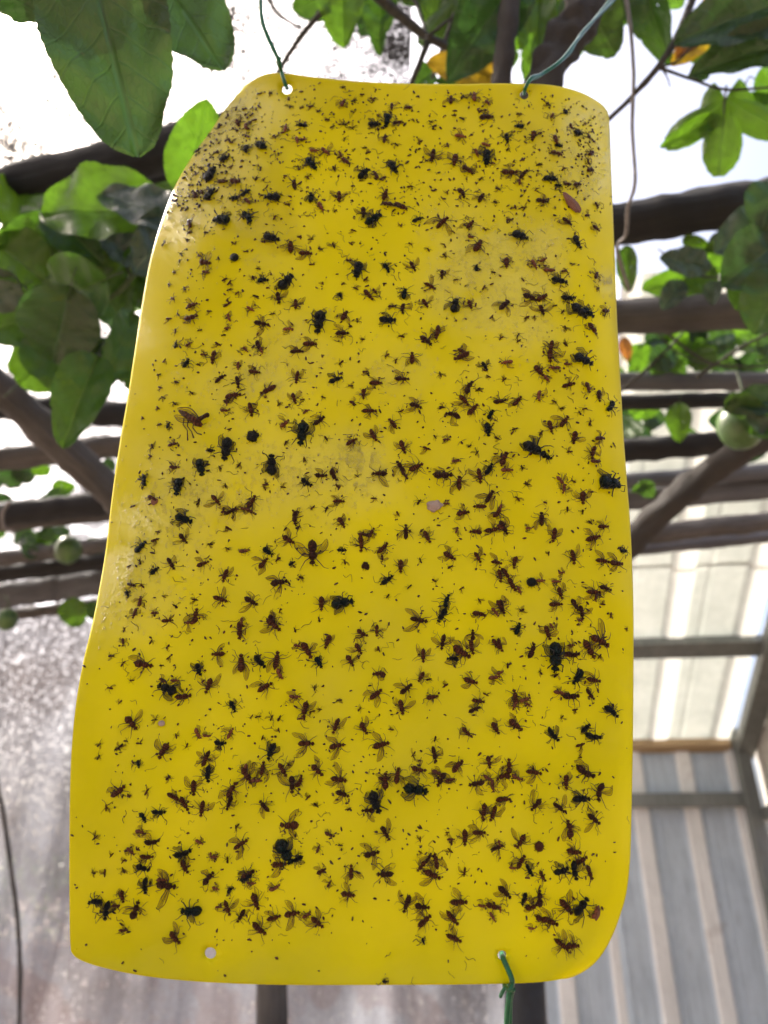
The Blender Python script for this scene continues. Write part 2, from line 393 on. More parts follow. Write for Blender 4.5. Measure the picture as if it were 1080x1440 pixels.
pole('bamboo_pole', (-140, 885, 2.15), (300, 828, 2.15), 16, M['woodM'], 'thin brown pole along the top hem of the curtain', nodes=5, seed=21, wob=.2)
b = MB(); P = [W(x, y, 1.7) for x, y in ((14, 705), (4, 722), (6, 742), (22, 748))]
b.tube(catmull(P, 6), .004, 6); tag(b.build('wire_loop', M['tape']), 'pale loop of wire tied round the black pole at left', 'wire')
# thin wires strung overhead on the left
for k, (y0, y1, z) in enumerate(((612, 590, 1.9), (636, 598, 2.0), (690, 668, 2.1))):
    b = MB(); b.tube([W(-40, y0, z), W(100, (y0 + y1) / 2 + 2, z), W(220, y1, z)], .0018, 5)
    tag(b.build('strung_wire', M['dark']), ('uppermost', 'middle', 'lowest')[k] + ' of the thin dark wires strung between the left poles', 'wire', 'thin wires strung overhead')
# posts below
pole('wooden_post', (381, 1300, zc(1300, 2.05)), (384, 1560, zc(1560, 2.05)), 42, M['woodM'], 'square grey brown post below the card in front of the curtain', 'post', seed=22, wob=.08, group='posts below the card')
pole('dark_post', (735, 1230, zc(1230, 2.05)), (742, 1560, zc(1560, 2.05)), 54, M['dark'], 'black post beside the green wire at the bottom edge', 'post', seed=23, wob=.05, group='posts below the card')

# ---------------- shed, lower right
shed = empty('metal_shed', (0, 0, 0), 'open shed of corrugated sheets seen at lower right behind the card', 'shed')
ZC = 4.4
cor = W(1026, 1040, ZC)                       # inner corner, top of wall
wl = W(560, 1084, ZC * 1.02); wx = (cor - wl); wx.z = 0; wx.normalize()          # wall runs left from the corner
D = (FW * 1040 + RT * 237 + UP * -1310).normalized()         # roof sheets fall away along D
wn = Vector((wx.y, -wx.x, 0)); wn = -wn if wn.y > 0 else wn                 # wall normal, to the camera
def corrug(s, pitch, h, w0):
    q = (s / pitch) % 1.0
    e = w0 / pitch
    if q < e: return h
    if q < e + .06: return h * (1 - (q - e) / .06)
    if q > .94: return h * (q - .94) / .06
    if .46 < q < .50: return h * .2
    return 0
def sheet(name, origin, ux, uy, nn, s0, s1, L, pitch, h, w0, mat, ribmat=None, shift=0, rows=8):
    vs_ = []; S = []
    s = s0; step = .011
    while s < s1: S.append(s); s += step
    S.append(s1); fs = []; mi = []
    for j in range(rows + 1):
        for s in S: vs_.append(origin + ux * s + uy * (L * j / rows) + nn * (corrug(s + shift, pitch, h, w0) + .004 * noise.noise(Vector((s * 4, j * .6, 1)))))
    n = len(S)
    for j in range(rows):
        for i in range(n - 1):
            fs.append((j * n + i, j * n + i + 1, (j + 1) * n + i + 1, (j + 1) * n + i))
            q = corrug((S[i] + S[i + 1]) / 2 + shift, pitch, h, w0); mi.append(1 if (ribmat and q > h * .45) else 0)
    o = link(name, vs_, fs, None, shed, False, [mat] + ([ribmat] if ribmat else []), mi)
    o.modifiers.new('thick', 'SOLIDIFY').thickness = .0015
    return o
dn = Vector((0, 0, -1))
for k in range(3):   # wall sheets
    sheet('wall_sheet', cor - wx * (.80 * (k + 1)) + wn * (.004 * (k % 2)), wx, dn, wn, 0, .80, 2.4, .285, .03, .075, M['galv'], M['rib'], shift=.10)
rn_ = wx.cross(D).normalized(); rn_ = -rn_ if rn_.z > 0 else rn_
for k in range(3):   # roof sheets
    for j in range(2):
        sheet('roof_sheet', cor - wx * (.80 * (k + 1)) - D * (1.45 * j - .02) + rn_ * (.004 * ((k + j) % 2)), wx, -D, rn_, 0, .80, 1.47, .36, .035, .08, M['roofs'], M['ribr'], shift=.02, rows=5)
def bar(name, p, q, wv, hv, mat):
    b = MB(); b.box(p - wv / 2 - hv / 2, q - p, wv, hv)
    o = b.build(name, mat, shed, False); bv = o.modifiers.new('b', 'BEVEL'); bv.width = .004; bv.segments = 2; return o
def bx(name, p, q, w_, h_, mat, n_):
    d = (q - p).normalized(); a = d.cross(n_).normalized(); return bar(name, p, q, a * w_, n_ * h_, mat)
for s_, wd in ((.90, .115), (1.95, .10)):
    p = cor - D * s_ + rn_ * .05; bx('purlin', p - wx * 2.4, p + wx * .02, wd, .05, M['frame'], rn_)
p = cor + rn_ * .05 - D * .02; bx('wall_plate', p - wx * 2.4, p - wx * .02, .075, .05, M['woodT'], rn_)
p = cor + Vector((0, 0, -.34)) + wn * .055; bx('girt', p - wx * 2.4, p, .075, .05, M['frame'], wn)
p = cor + Vector((0, 0, -1.55)) + wn * .055; bx('girt', p - wx * 2.4, p, .075, .05, M['frame'], wn)
p = cor + wn * .06 + wx * .03; bx('corner_post', p + Vector((0, 0, .05)), p + Vector((0, 0, -2.3)), .075, .075, M['frame'], wn)
p = cor - wx * 2.42 + wn * .05; bx('corner_post', p, p + Vector((0, 0, -2.3)), .075, .075, M['frame'], wn)
p = cor + rn_ * .09 + wx * .05; bx('rafter', p + D * .02, p - D * 2.7, .10, .07, M['frame'], rn_)
# side wall coming towards the camera on the right
sx = (-wn * .92 + wx * -.0).normalized() * -1
so = cor + wx * .10 + Vector((0, 0, 0))
def tri_side():
    e = -D; vs_ = []; n = 40
    for i in range(n + 1):
        t = i / n * 2.7; top = so - D * t; hh = .006 + .02 * (corrug(t, .32, 1, .07))
        vs_.append(top + wx * (hh)); vs_.append(Vector((top.x, top.y, cor.z - .40)) + wx * hh)
    return vs_, [(2 * i, 2 * i + 1, 2 * i + 3, 2 * i + 2) for i in range(n)]
v, f = tri_side(); o = link('side_sheet', v, f, M['side'], shed, False); o.modifiers.new('t', 'SOLIDIFY').thickness = .0015
hor = Vector((-D.x, -D.y, 0)).normalized()
p = so + Vector((0, 0, -.42)) - wx * .01; bx('side_rail', p, p + hor * 2.4, .07, .05, M['frame'], wx)
v, f = grid(lambda a, b: so + hor * (.30 + 1.9 * a) + Vector((0, 0, -.46 - 1.7 * b)) + wx * (.03 + .02 * corrug(a * 2, .3, 1, .07)), 60, 4)
o = link('side_sheet', v, f, M['side'], shed, False); o.modifiers.new('t', 'SOLIDIFY').thickness = .0015

# ---------------- beyond the curtain: low brick wall and shrubs
bw = empty('brick_wall', (0, 7.0, 0), 'low red brick wall faintly visible through the curtain', 'wall')
me0 = None; rows = 9
def one_brick():
    b = MB(); b.box(Vector((-.11, -.05, -.035)), Vector((.22, 0, 0)), Vector((0, .1, 0)), Vector((0, 0, .07))); return b
first = one_brick().build('brick', M['brick'], bw, False)
cnt = 0
for r_ in range(rows):
    for c_ in range(30):
        if r_ == 0 and c_ == 0: o = first
        else: o = first.copy(); col.objects.link(o)
        o.location = (-4.6 + c_ * .24 + (r_ % 2) * .12, rnd.uniform(-.01, .01), 1.0 + r_ * .085 - .6); o.rotation_euler = (0, 0, rnd.uniform(-.03, .03)); o.parent = bw; cnt += 1
b = MB(); b.box(Vector((-4.7, .0, 0)), Vector((7.3, 0, 0)), Vector((0, .07, 0)), Vector((0, 0, 1.12))); b.build('mortar', M['soil'], bw, False)
vs_ = []; fs = []; uvs = []
for i in range(9000):
    c = Vector((rnd.uniform(-7, 2.5), 8.5 + rnd.gauss(0, .5), 0)); hgt = 1.75 + .5 * noise.noise(Vector((c.x * .9, 0, 7))); c.z = rnd.random() ** .6 * hgt
    a = Vector((rnd.gauss(0, 1), rnd.gauss(0, 1), rnd.gauss(0, 1))).normalized(); d = a.orthogonal().normalized(); L = rnd.uniform(.04, .09); bb = len(vs_)
    vs_ += [c, c + a * L * .5 + d * L * .3, c + a * L, c + a * L * .5 - d * L * .3]; fs.append((bb, bb + 1, bb + 2, bb + 3)); uvs += [(.5, 0), (1, .5), (.5, 1), (0, .5)]
tag(link('shrubbery', vs_, fs, M['shrub'], uvs=uvs), 'green shrubs standing beyond the curtain', 'shrubs', kind='stuff')

# unseen vine canopy above and behind the camera, shaped for the card's reflections
vs_ = []; fs = []; uvs = []
for i in range(2000):
    x = rnd.uniform(-3.2, 3.0); y = rnd.uniform(-.95, .05); g = noise.noise(Vector((x * 1.3, y * 1.3, 4))) + .5 * noise.noise(Vector((x * 4, y * 4, 8)))
    if g < -.05: continue
    c = Vector((x, y, 2.35 + rnd.gauss(0, .10))); a = Vector((rnd.gauss(0, 1), rnd.gauss(0, 1), rnd.gauss(0, .35))).normalized(); d = a.cross(Vector((rnd.gauss(0, .3), rnd.gauss(0, .3), 1))).normalized(); L = rnd.uniform(.09, .17); bb = len(vs_)
    vs_ += [c, c + a * L * .3 + d * L * .36, c + a * L * .7 + d * L * .3, c + a * L, c + a * L * .7 - d * L * .3, c + a * L * .3 - d * L * .36]; fs.append(tuple(bb + q for q in range(6))); uvs += [(.5, 0), (1, .3), (1, .7), (.5, 1), (0, .7), (0, .3)]
tag(link('unseen_canopy', vs_, fs, M['leafA'], uvs=uvs), 'unseen vine canopy added behind the camera to darken reflections in the card', 'foliage', kind='stuff')
# ------------------------------------------------------------------ leaves
def leaf_mesh(name, mats, kind, seed):
    """unit leaf: base at origin, tip at +Y, width w, upper side +Z"""
    r_ = random.Random(seed); vs_ = []; fs = []; uvs = []
    fold = r_.uniform(.12, .55); droop = r_.uniform(.05, .38); tw = r_.uniform(-.7, .7)
    if kind == 'blunt': fold, droop, tw = .10, .04, .05
    if kind in ('ovate', 'blunt'):
        nv = 44; nu = 10
        for j in range(nv + 1):
            t = j / nv
            hw = .5 * (math.sin(math.pi * min(1, t ** (.80 + .04 * (seed % 4)))) ** (.50 + .05 * (seed % 3))) if 0 < t < 1 else .012
            if kind == 'blunt': hw = .5 * (math.sin(math.pi * min(1, t ** .95)) ** .46) if 0 < t < 1 else .02
            hw *= 1 + .045 * (((t * 21 + .1 * seed) % 1) - .5) + .05 * noise.noise(Vector((t * 3, seed, 0)))
            for i in range(nu + 1):
                u = (i / nu - .5) * 2
                x = u * hw; y = t - .05 * abs(u) * math.sin(math.pi * t)
                z = fold * abs(x) - droop * (t - .3) ** 2 + tw * x * (t - .3) + .055 * noise.noise(Vector((x * 5, t * 5, seed))) + .035 * math.sin(t * 19 + abs(u) * 3) * abs(u)
                vs_.append(Vector((x, y, z))); uvs.append((.5 + u * hw * .8, t))
        fs = [(j * (nu + 1) + i, j * (nu + 1) + i + 1, (j + 1) * (nu + 1) + i + 1, (j + 1) * (nu + 1) + i) for j in range(nv) for i in range(nu)]
    else:                                   # three lobes
        nt_ = 120; nr = 9; la = R(r_.uniform(52, 66))
        for k in range(nt_ + 1):
            th = -R(150) + R(300) * k / nt_
            best = .30
            for a, L, wd_ in ((0, 1.0, .245), (-la, .88, .22), (la, .86, .22)):
                cx, ax_ = L * .58, L * .42; d = th - a; dx, dy = math.cos(d), math.sin(d)
                A_ = (dx / ax_) ** 2 + (dy / wd_) ** 2; B_ = -2 * cx * dx / ax_ ** 2; C_ = (cx / ax_) ** 2 - 1; q = B_ * B_ - 4 * A_ * C_
                if q > 0 and dx > 0: best = max(best, (-B_ + math.sqrt(q)) / (2 * A_))
                best = max(best, .42 * math.cos(d * 1.6) if abs(d) < .9 else 0)
            rr = best
            rr *= 1 + .035 * (((k * .37) % 1) - .5)
            lb = min(((abs(th - a), L) for a, L in ((0, 1.0), (-la, .80), (la, .78))))[0]
            for q in range(nr + 1):
                s_ = q / nr; x = math.sin(th) * rr * s_; y = math.cos(th) * rr * s_
                z = fold * lb * s_ * .35 - droop * s_ * s_ + .03 * noise.noise(Vector((x * 5, y * 5, seed)))
                vs_.append(Vector((x, y, z))); uvs.append((.5 + lb * s_ * .5 + .003, s_ * rr))
        fs = [(k * (nr + 1) + q, k * (nr + 1) + q + 1, (k + 1) * (nr + 1) + q + 1, (k + 1) * (nr + 1) + q) for k in range(nt_) for q in range(nr)]
    # petiole
    me = bpy.data.meshes.new(name)
    base = len(vs_); nf = len(fs)
    b = MB(); b.tube([Vector((0, -.22, -.04)), Vector((.01, -.1, -.02)), Vector((0, .02, 0)), Vector((0, .55, -droop * .06)), ], [.014, .011, .009, .003], 5)
    vs_ += b.v; fs += [tuple(base + q for q in f) for f in b.f]; uvs += [(.5, .1)] * len(b.v)
    me.from_pydata([tuple(v) for v in vs_], [], fs)
    for m_ in mats: me.materials.append(m_)
    me.polygons.foreach_set('use_smooth', [True] * len(fs))
    me.polygons.foreach_set('material_index', [0] * nf + [1] * (len(fs) - nf))
    ul = me.uv_layers.new(name='UVMap')
    for l in me.loops: ul.data[l.index].uv = uvs[l.vertex_index]
    me.update(); return me
_lc = {}
def lmesh(mat, kind, var):
    k = (mat, kind, var)
    if k not in _lc: _lc[k] = leaf_mesh('leaf', [M[mat], M['stem']], kind, var * 7 + 3)
    return _lc[k]
CNT = {}
def leaf(parent, bpx, bpy_, zb, tpx, tpy, zt, wpx, mat='leafA', kind='ovate', roll=0, var=None, flip=1, label=None):
    a = W(bpx, bpy_, zb); c = W(tpx, tpy, zt); d = c - a; L = d.length; y = d.normalized()
    toc = (CAM - (a + c) / 2).normalized(); x = y.cross(toc).normalized(); z = x.cross(y)
    # width in metres, foreshortening by roll handled by widening
    cr = max(.35, math.cos(R(roll))); wd = wpx * ((zb + zt) / 2) / FPX / cr
    m = Matrix((x, y, z)).transposed() @ Matrix.Rotation(R(roll), 3, 'Y')
    if flip < 0: m = m @ Matrix.Rotation(math.pi, 3, 'Y')
    sx = wd if kind != 'lobed' else L * 1.0 * wpx / 100
    var = rnd.randrange(5) if var is None else var
    o = bpy.data.objects.new('leaf', lmesh(mat, kind, var)); col.objects.link(o); o.parent = parent
    o.matrix_world = Matrix.Translation(a) @ m.to_4x4() @ Matrix.Diagonal((sx, L, (sx + L) / 2, 1))
    if parent: o.matrix_parent_inverse = Matrix.Translation(-parent.location)
    if label: o['label'] = label
    return o
def twig(parent, pts, tpx, mat='twig', name='stem', wob=.5, n=7, taper=.6, seed=None, flat=1.0, smooth_n=6):
    P = catmull([W(*p) for p in pts], smooth_n); z = pts[0][2]; r = tpx * .5 * z / FPX
    b = MB(); b.tube(P, [r * (1 + (taper - 1) * i / (len(P) - 1)) for i in range(len(P))], n, wob=wob, seed=seed if seed is not None else rnd.random() * 40, flat=flat)
    o = b.build(name, M[mat], parent)
    if parent: o.matrix_parent_inverse = Matrix.Translation(-parent.location)
    return o
def fruit(parent, px, py, z, rpx, rot=0, seed=0):
    b = MB(); r = rpx * z / FPX; b.ell((0, 0, 0), (r * 1.08, r * .95, r * .95), 28, 18, lump=.05, seed=seed)
    o = b.build('fruit', M['fruit'], parent); o.matrix_world = Matrix.Translation(W(px, py, z)) @ Matrix.Rotation(R(90 + rot), 4, 'Y')
    o.matrix_parent_inverse = Matrix.Translation(-parent.location)
    b = MB(); b.tube([W(px, py - rpx * .9, z), W(px + 3, py - rpx * 1.5, z), W(px - 4, py - rpx * 2.3, z + .02)], .0022, 6)
    s_ = b.build('stalk', M['stem'], parent); s_.matrix_parent_inverse = Matrix.Translation(-parent.location)
VG = 'passion vines on the pergola'
# 1 foreground shoot, top left
v1 = empty('passion_vine', W(120, -120, .55), 'vine shoot nearest the camera with very large dark oval leaves at top left', 'vine', VG)
leaf(v1, 112, -125, .50, 192, 219, .50, 176, 'leafD', 'blunt', var=3, roll=4, label='largest dark oval leaf, hanging tip down')
leaf(v1, 190, -90, .54, 314, 98, .52, 120, 'leafD', 'blunt', var=2, roll=-18)
leaf(v1, -50, -45, .55, 58, 22, .55, 60, 'leafD', var=3)
leaf(v1, 60, -60, .6, 20, 28, .6, 70, 'leafD', var=0)
twig(v1, ((-80, -90, .55), (100, -110, .55), (220, -110, .56)), 12, 'stem')
# 2 left cluster
v2 = empty('passion_vine', W(150, 400, .95), 'leafy vine cluster at left with a blue grey folded leaf and an orange dead one', 'vine', VG)
LF = [  # base, tip, width px, mat, roll, flip, depth
 (258, 278, 292, 140, 78, 'leafB', 10, 1, .75), (238, 300, 48, 292, 92, 'leafB', 25, 1, .86), (150, 262, 222, 330, 10, 'leafA', 0, 1, 1.0),
 (262, 322, 137, 262, 62, 'leafG', 30, 1, .80), (250, 300, 190, 385, 70, 'leafG', -20, 1, .84),
 (190, 318, 88, 372, 84, 'leafB', 15, 1, .92), (70, 300, 150, 372, 70, 'leafA', -20, 1, .93), (20, 372, 62, 300, 74, 'leafA', 20, 1, .95),
 (118, 318, 40, 380, 76, 'leafA', 10, 1, .97), (100, 402, 72, 512, 108, 'leafD', 8, 1, .82), (150, 392, 62, 432, 100, 'leafA', 10, 1, .83),
 (40, 470, 120, 552, 76, 'leafA', -10, 1, .92), (25, 540, 100, 462, 84, 'leafB', 20, 1, .95), (138, 500, 86, 627, 74, 'leafA', 12, 1, .85),
 (190, 440, 150, 530, 60, 'leafA', -25, 1, .90), (120, 380, 190, 470, 70, 'leafA', -15, 1, .93), (60, 395, -20, 330, 80, 'leafB', 20, 1, .92),
 (70, 440, -30, 470, 74, 'leafA', 10, 1, .95), (30, 400, -30, 420, 60, 'leafG', 10, 1, .90), (-20, 400, 45, 440, 48, 'leafR', 10, 1, 1.0),
 (180, 380, 235, 320, 55, 'leafB', 5, 1, .98), (205, 300, 262, 262, 50, 'leafA', 5, 1, 1.0), (140, 330, 196, 366, 50, 'leafG', -35, 1, .9),
 (175, 480, 205, 555, 60, 'leafA', 5, 1, .95), (180, 420, 212, 368, 55, 'leafB', 0, 1, .97), (100, 560, 150, 480, 60, 'leafB', 0, 1, 1.0),
 (160, 540, 110, 470, 70, 'leafD', 0, 1, .98), (0, 350, 70, 330, 60, 'leafA', 0, 1, 1.0), (110, 350, 60, 420, 80, 'leafA', 10, 1, .99), (160, 350, 220, 430, 74, 'leafA', 10, 1, .99)]
rlobe = random.Random(5)
for k, (bx_, by_, tx, ty, wp, mt, ro, fl, z) in enumerate(LF):
    leaf(v2, bx_, by_, z, tx, ty, z + rnd.uniform(-.05, .05), wp, mt, roll=ro, flip=fl, label={3: 'blue grey leaf folded to a sharp point', 13: 'green leaf hanging tip down', 19: 'withered orange leaf'}.get(k))
for k in range(16):
    x = rnd.uniform(0, 190); y = rnd.uniform(300, 520); a = rnd.uniform(0, 6.28); L = rnd.uniform(60, 95)
    leaf(v2, x, y, rnd.uniform(1.0, 1.12), x + L * math.cos(a), y + L * math.sin(a), rnd.uniform(1.0, 1.12), L * .75, rnd.choice(['leafA', 'leafD', 'leafA', 'leafB']), roll=rnd.uniform(-30, 30))
for pts, t in ((((175, 310, .95), (178, 370, .95), (190, 385, .95), (240, 350, .95)), 6), (((-20, 360, .96), (30, 410, .96), (60, 455, .95), (-30, 478, .95)), 7),
               (((35, 395, .95), (44, 440, .95), (50, 460, .94)), 5), (((140, 500, .92), (180, 510, .93), (230, 530, .95)), 5), (((190, 385, .95), (150, 420, .95), (90, 400, .98)), 8)):
    twig(v2, pts, t, 'stem', wob=.3)
# 3 left far leaves and fruits
v3 = empty('passion_vine', W(90, 800, 1.9), 'blurred vine among the left poles with small green fruits above the curtain', 'vine', VG)
for k in range(34):
    if k < 20: x, y, z = rnd.uniform(-20, 170), rnd.gauss(768, 16), rnd.uniform(1.95, 2.2)
    else: x, y, z = rnd.uniform(-20, 150), rnd.uniform(665, 720), rnd.uniform(1.9, 2.2)
    a = rnd.uniform(0, 6.28); L = rnd.uniform(26, 44)
    leaf(v3, x, y, z, x + L * math.cos(a), y + L * math.sin(a) * .7, z, L * .7, rnd.choice(['leafA', 'leafB', 'leafD']), roll=rnd.uniform(-40, 40))
leaf(v3, 95, 842, 1.95, 112, 882, 1.95, 38, 'leafB', roll=5); leaf(v3, 120, 850, 2.0, 150, 870, 2.0, 26, 'leafA')
fruit(v3, 96, 773, 1.85, 19, seed=1); fruit(v3, 10, 871, 1.95, 15, seed=2)
# 4 top centre
v4 = empty('passion_vine', W(640, -40, .95), 'vine over the middle of the card top with a yellowing leaf and forked stem', 'vine', VG)
for (bx_, by_, tx, ty, wp, mt, ro, z, kd) in [
 (482, -46, 482, 60, 72, 'leafB', 8, .9, 'o'), (540, -20, 532, 58, 48, 'leafA', 20, .92, 'o'), (532, 40, 534, 76, 24, 'leafA', 10, .95, 'o'), (620, -40, 612, 44, 64, 'leafB', 12, 1.0, 'o'),
 (735, -40, 632, 104, 92, 'leafD', 10, .85, 'o'), (700, 10, 664, 104, 50, 'leafB', 0, .98, 'o'), (760, -10, 752, 114, 52, 'leafB', 10, .95, 'o'), (700, -40, 640, 20, 70, 'leafA', 0, 1.0, 'o'),
 (700, 110, 600, 84, 42, 'leafY', 15, .9, 'o'), (668, 82, 712, 118, 30, 'leafR', 15, .93, 'o'), (610, 100, 578, 124, 34, 'leafA', 20, .95, 'o'), (690, 132, 612, 112, 26, 'leafA', 20, .93, 'o'),
 (810, -30, 862, 74, 84, 'leafA', 10, .95, 'o'), (880, -10, 815, 60, 60, 'leafA', 0, 1.0, 'o'), (735, -30, 775, 30, 60, 'leafA', 0, 1.0, 'o'), (722, 70, 716, 96, 20, 'leafB', 0, 1.05, 'o'),
 (898, -50, 938, 86, 62, 'leafA', 15, .95, 'o'), (560, -40, 590, 6, 50, 'leafA', 0, 1.0, 'o'), (830, -40, 780, 10, 60, 'leafB', 0, 1.05, 'o'), (870, -30, 905, 30, 50, 'leafD', 0, 1.0, 'o'), (655, -30, 690, 60, 60, 'leafA', 0, 1.05, 'o')]:
    leaf(v4, bx_, by_, z, tx, ty, z, wp, mt, 'ovate', ro, label='yellow and brown withering leaf' if mt == 'leafY' else None)
for pts, t in ((((500, -30, .9), (560, 20, .9), (602, 52, .9), (650, 80, .9), (700, 130, .92)), 15), (((602, 52, .9), (594, 80, .9), (575, 126, .9)), 11), (((570, -20, .92), (588, 10, .92), (600, 50, .9)), 6),
               (((460, 10, .9), (428, 45, .9), (395, 95, .92), (380, 130, .95)), 9), (((372, -10, .9), (392, 20, .9), (424, 40, .9)), 6), (((395, 52, .92), (424, 44, .9)), 2), (((600, 52, .88), (640, 22, .88), (668, 8, .88)), 5),
               (((640, 20, .92), (625, 60, .92), (608, 110, .92)), 9), (((480, -20, .9), (445, 20, .9)), 6)):
    twig(v4, pts, t, 'twig', wob=.4)
for k in range(16):
    x = rnd.choice((rnd.uniform(450, 560), rnd.uniform(600, 960))); y = rnd.uniform(-60, 10); a = rnd.uniform(.2, 2.9); L = rnd.uniform(50, 85); z = rnd.uniform(1.0, 1.25)
    leaf(v4, x, y, z, x + L * math.cos(a), y + L * math.sin(a) * .8, z, L * .62, rnd.choice(['leafA', 'leafD', 'leafB', 'leafD']), roll=rnd.uniform(-30, 40))
for x, y, tx, ty, w_, mt in ((640, 0, 655, 78, 105, 'leafA'), (850, -10, 858, 72, 105, 'leafD'), (760, 20, 750, 112, 95, 'leafB')):
    leaf(v4, x, y, .97, tx, ty, .97, w_, mt, 'lobed', 0)
# 5 top right
v5 = empty('passion_vine', W(1000, 60, .85), 'vine at top right carrying a bright three lobed leaf against the sky', 'vine', VG)
for (bx_, by_, tx, ty, wp, mt, ro, z) in [(1110, 0, 956, 52, 92, 'leafD', 20, .85), (1110, 60, 975, 98, 62, 'leafD', 25, .85), (1010, 10, 952, 78, 40, 'leafR', 10, .9),
    (1000, 40, 945, 92, 36, 'leafY', 10, .92), (1020, 40, 975, 84, 40, 'leafB', 10, .93), (1090, -30, 990, 10, 70, 'leafR', 0, .95), (1095, 90, 1072, 150, 46, 'leafB', 0, .9), (1000, 98, 968, 108, 22, 'leafD', 0, .9), (1090, 40, 1000, 70, 60, 'leafD', 10, .9)]:
    leaf(v5, bx_, by_, z, tx, ty, z, wp, mt, roll=ro)
# the bright three lobed leaf: lobes are parts of one blade built as three joined lobes
leaf(v5, 1020, 140, .9, 1013, 240, .9, 108, 'leafB', 'lobed', 0, var=1, label='bright green three lobed leaf')
leaf(v5, 1038, 142, .92, 1120, 168, .92, 42, 'leafB', roll=10); leaf(v5, 1010, 165, .91, 930, 206, .91, 30, 'leafB')
for pts, t in ((((985, -30, .88), (958, 40, .88), (925, 95, .88), (892, 132, .9), (845, 178, .92)), 12), (((925, 95, .88), (975, 112, .88), (1022, 126, .88), (1090, 122, .88)), 5),
               (((925, 95, .88), (952, 86, .88), (975, 62, .88), (982, 40, .88)), 4), (((1022, 126, .88), (1018, 142, .88), (1018, 160, .88)), 2.5), (((930, 96, .88), (938, 108, .88), (942, 122, .88)), 3), (((1048, 118, .88), (1054, 108, .88), (1062, 112, .88)), 2)):
    twig(v5, pts, t, 'twig', wob=.5)
# 6 right clusters
v6 = empty('passion_vine', W(1040, 380, 1.05), 'leafy vine at right edge draped over two poles with a large green fruit', 'vine', VG)
for (bx_, by_, tx, ty, wp, mt, ro, z) in [(1100, 250, 1066, 330, 70, 'leafD', 10, .9), (1110, 300, 1008, 350, 74, 'leafG', 20, .92), (1095, 340, 1018, 400, 90, 'leafD', 5, .9), (1110, 380, 1062, 466, 90, 'leafA', 5, .88), (1070, 350, 1035, 432, 66, 'leafA', 10, .92),
    (1000, 375, 928, 362, 40, 'leafG', 25, 1.0), (990, 350, 1040, 376, 46, 'leafB', 5, 1.05), (1010, 385, 960, 400, 44, 'leafB', 5, 1.05), (960, 395, 932, 434, 34, 'leafG', 10, 1.05), (1000, 395, 905, 402, 40, 'leafB', 20, 1.08), (960, 335, 1000, 352, 22, 'leafB', 0, 1.05), (1020, 330, 996, 352, 24, 'leafG', 0, 1.05),
    (880, 345, 885, 410, 30, 'leafA', 10, 1.1), (1005, 395, 1002, 428, 26, 'leafG', 10, 1.0), (956, 566, 954, 622, 34, 'leafB', 10, 1.3), (1080, 600, 1030, 590, 40, 'leafA', 10, 1.2), (900, 676, 920, 700, 24, 'leafA', 0, 1.3), (888, 690, 915, 682, 14, 'leafA', 0, 1.3), (876, 474, 884, 508, 18, 'leafR', 0, 1.3)]:
    leaf(v6, bx_, by_, z, tx, ty, z, wp, mt, roll=ro, label='small leaf hanging tip down between dark poles' if mt == 'leafB' and tx == 954 else None)
for k in range(90):
    if k < 50: x, y, z = rnd.uniform(870, 1090), rnd.uniform(466, 520), rnd.uniform(1.3, 1.6)
    elif k < 74: x, y, z = rnd.uniform(870, 1060), rnd.uniform(580, 625), rnd.uniform(1.5, 1.9)
    else: x, y, z = rnd.uniform(930, 1080), rnd.uniform(350, 425), rnd.uniform(1.15, 1.3)
    a = rnd.uniform(0, 6.28); L = rnd.uniform(32, 58)
    if y - L * .2 < 470 and x < 1000 and k < 50: y += 16
    leaf(v6, x, y, z, x + L * math.cos(a), y + L * math.sin(a) * .6, z, L * .75, rnd.choice(['leafA', 'leafB', 'leafB', 'leafD']), roll=rnd.uniform(-40, 40))
fruit(v6, 1041, 598, 1.12, 33, seed=3)
for q in ((1100, 560, 1020, 572, 40, 'leafD'), (1020, 560, 1075, 580, 36, 'leafA'), (1100, 590, 1055, 612, 40, 'leafA'), (1090, 610, 1050, 584, 26, 'leafG')): leaf(v6, q[0], q[1], 1.05, q[2], q[3], 1.05, q[4], q[5], roll=20)
for pts, t in ((((860, 560, 1.3), (930, 500, 1.3), (985, 440, 1.3)), 5), (((980, 530, 1.2), (1040, 490, 1.2), (1100, 460, 1.2)), 6), (((900, 440, 1.2), (960, 500, 1.25), (1040, 520, 1.3)), 3), (((1100, 350, 1), (1050, 380, 1), (985, 388, 1.02), (925, 350, 1.1)), 4), (((940, 470, 1.2), (1000, 510, 1.2), (1090, 515, 1.2)), 4)):
    twig(v6, pts, t, 'twig', wob=.4)
# trunks and strap
t_ = twig(None, ((858, -60, .84), (818, 20, .82), (772, 100, .81), (735, 210, .80)), 56, 'bark', 'vine_trunk', wob=.5, n=16, taper=.75, seed=3, smooth_n=14)
tag(t_, 'thick dark bark covered trunk leaning behind the right half of the card top', 'trunk', 'trunks behind the card top')
t_ = twig(None, ((724, -60, .84), (714, 30, .82), (702, 140, .81), (694, 220, .80)), 29, 'bark', 'vine_trunk', wob=.25, n=14, taper=.95, seed=5, smooth_n=14)
tag(t_, 'slender upright grey brown trunk behind the middle of the card top', 'trunk', 'trunks behind the card top')
t_ = twig(None, ((872, -40, .9), (884, 20, .9), (891, 100, .9), (889, 180, .9), (893, 255, .9), (883, 292, .93), (880, 330, .96), (868, 350, 1.0), (885, 410, 1.05)), 11, 'tape', 'hanging_strap', wob=.15, n=8, taper=.8, seed=2, flat=.45, smooth_n=10)
tag(t_, 'flat grey strap hanging down to the thick dark pole at right', 'strap')
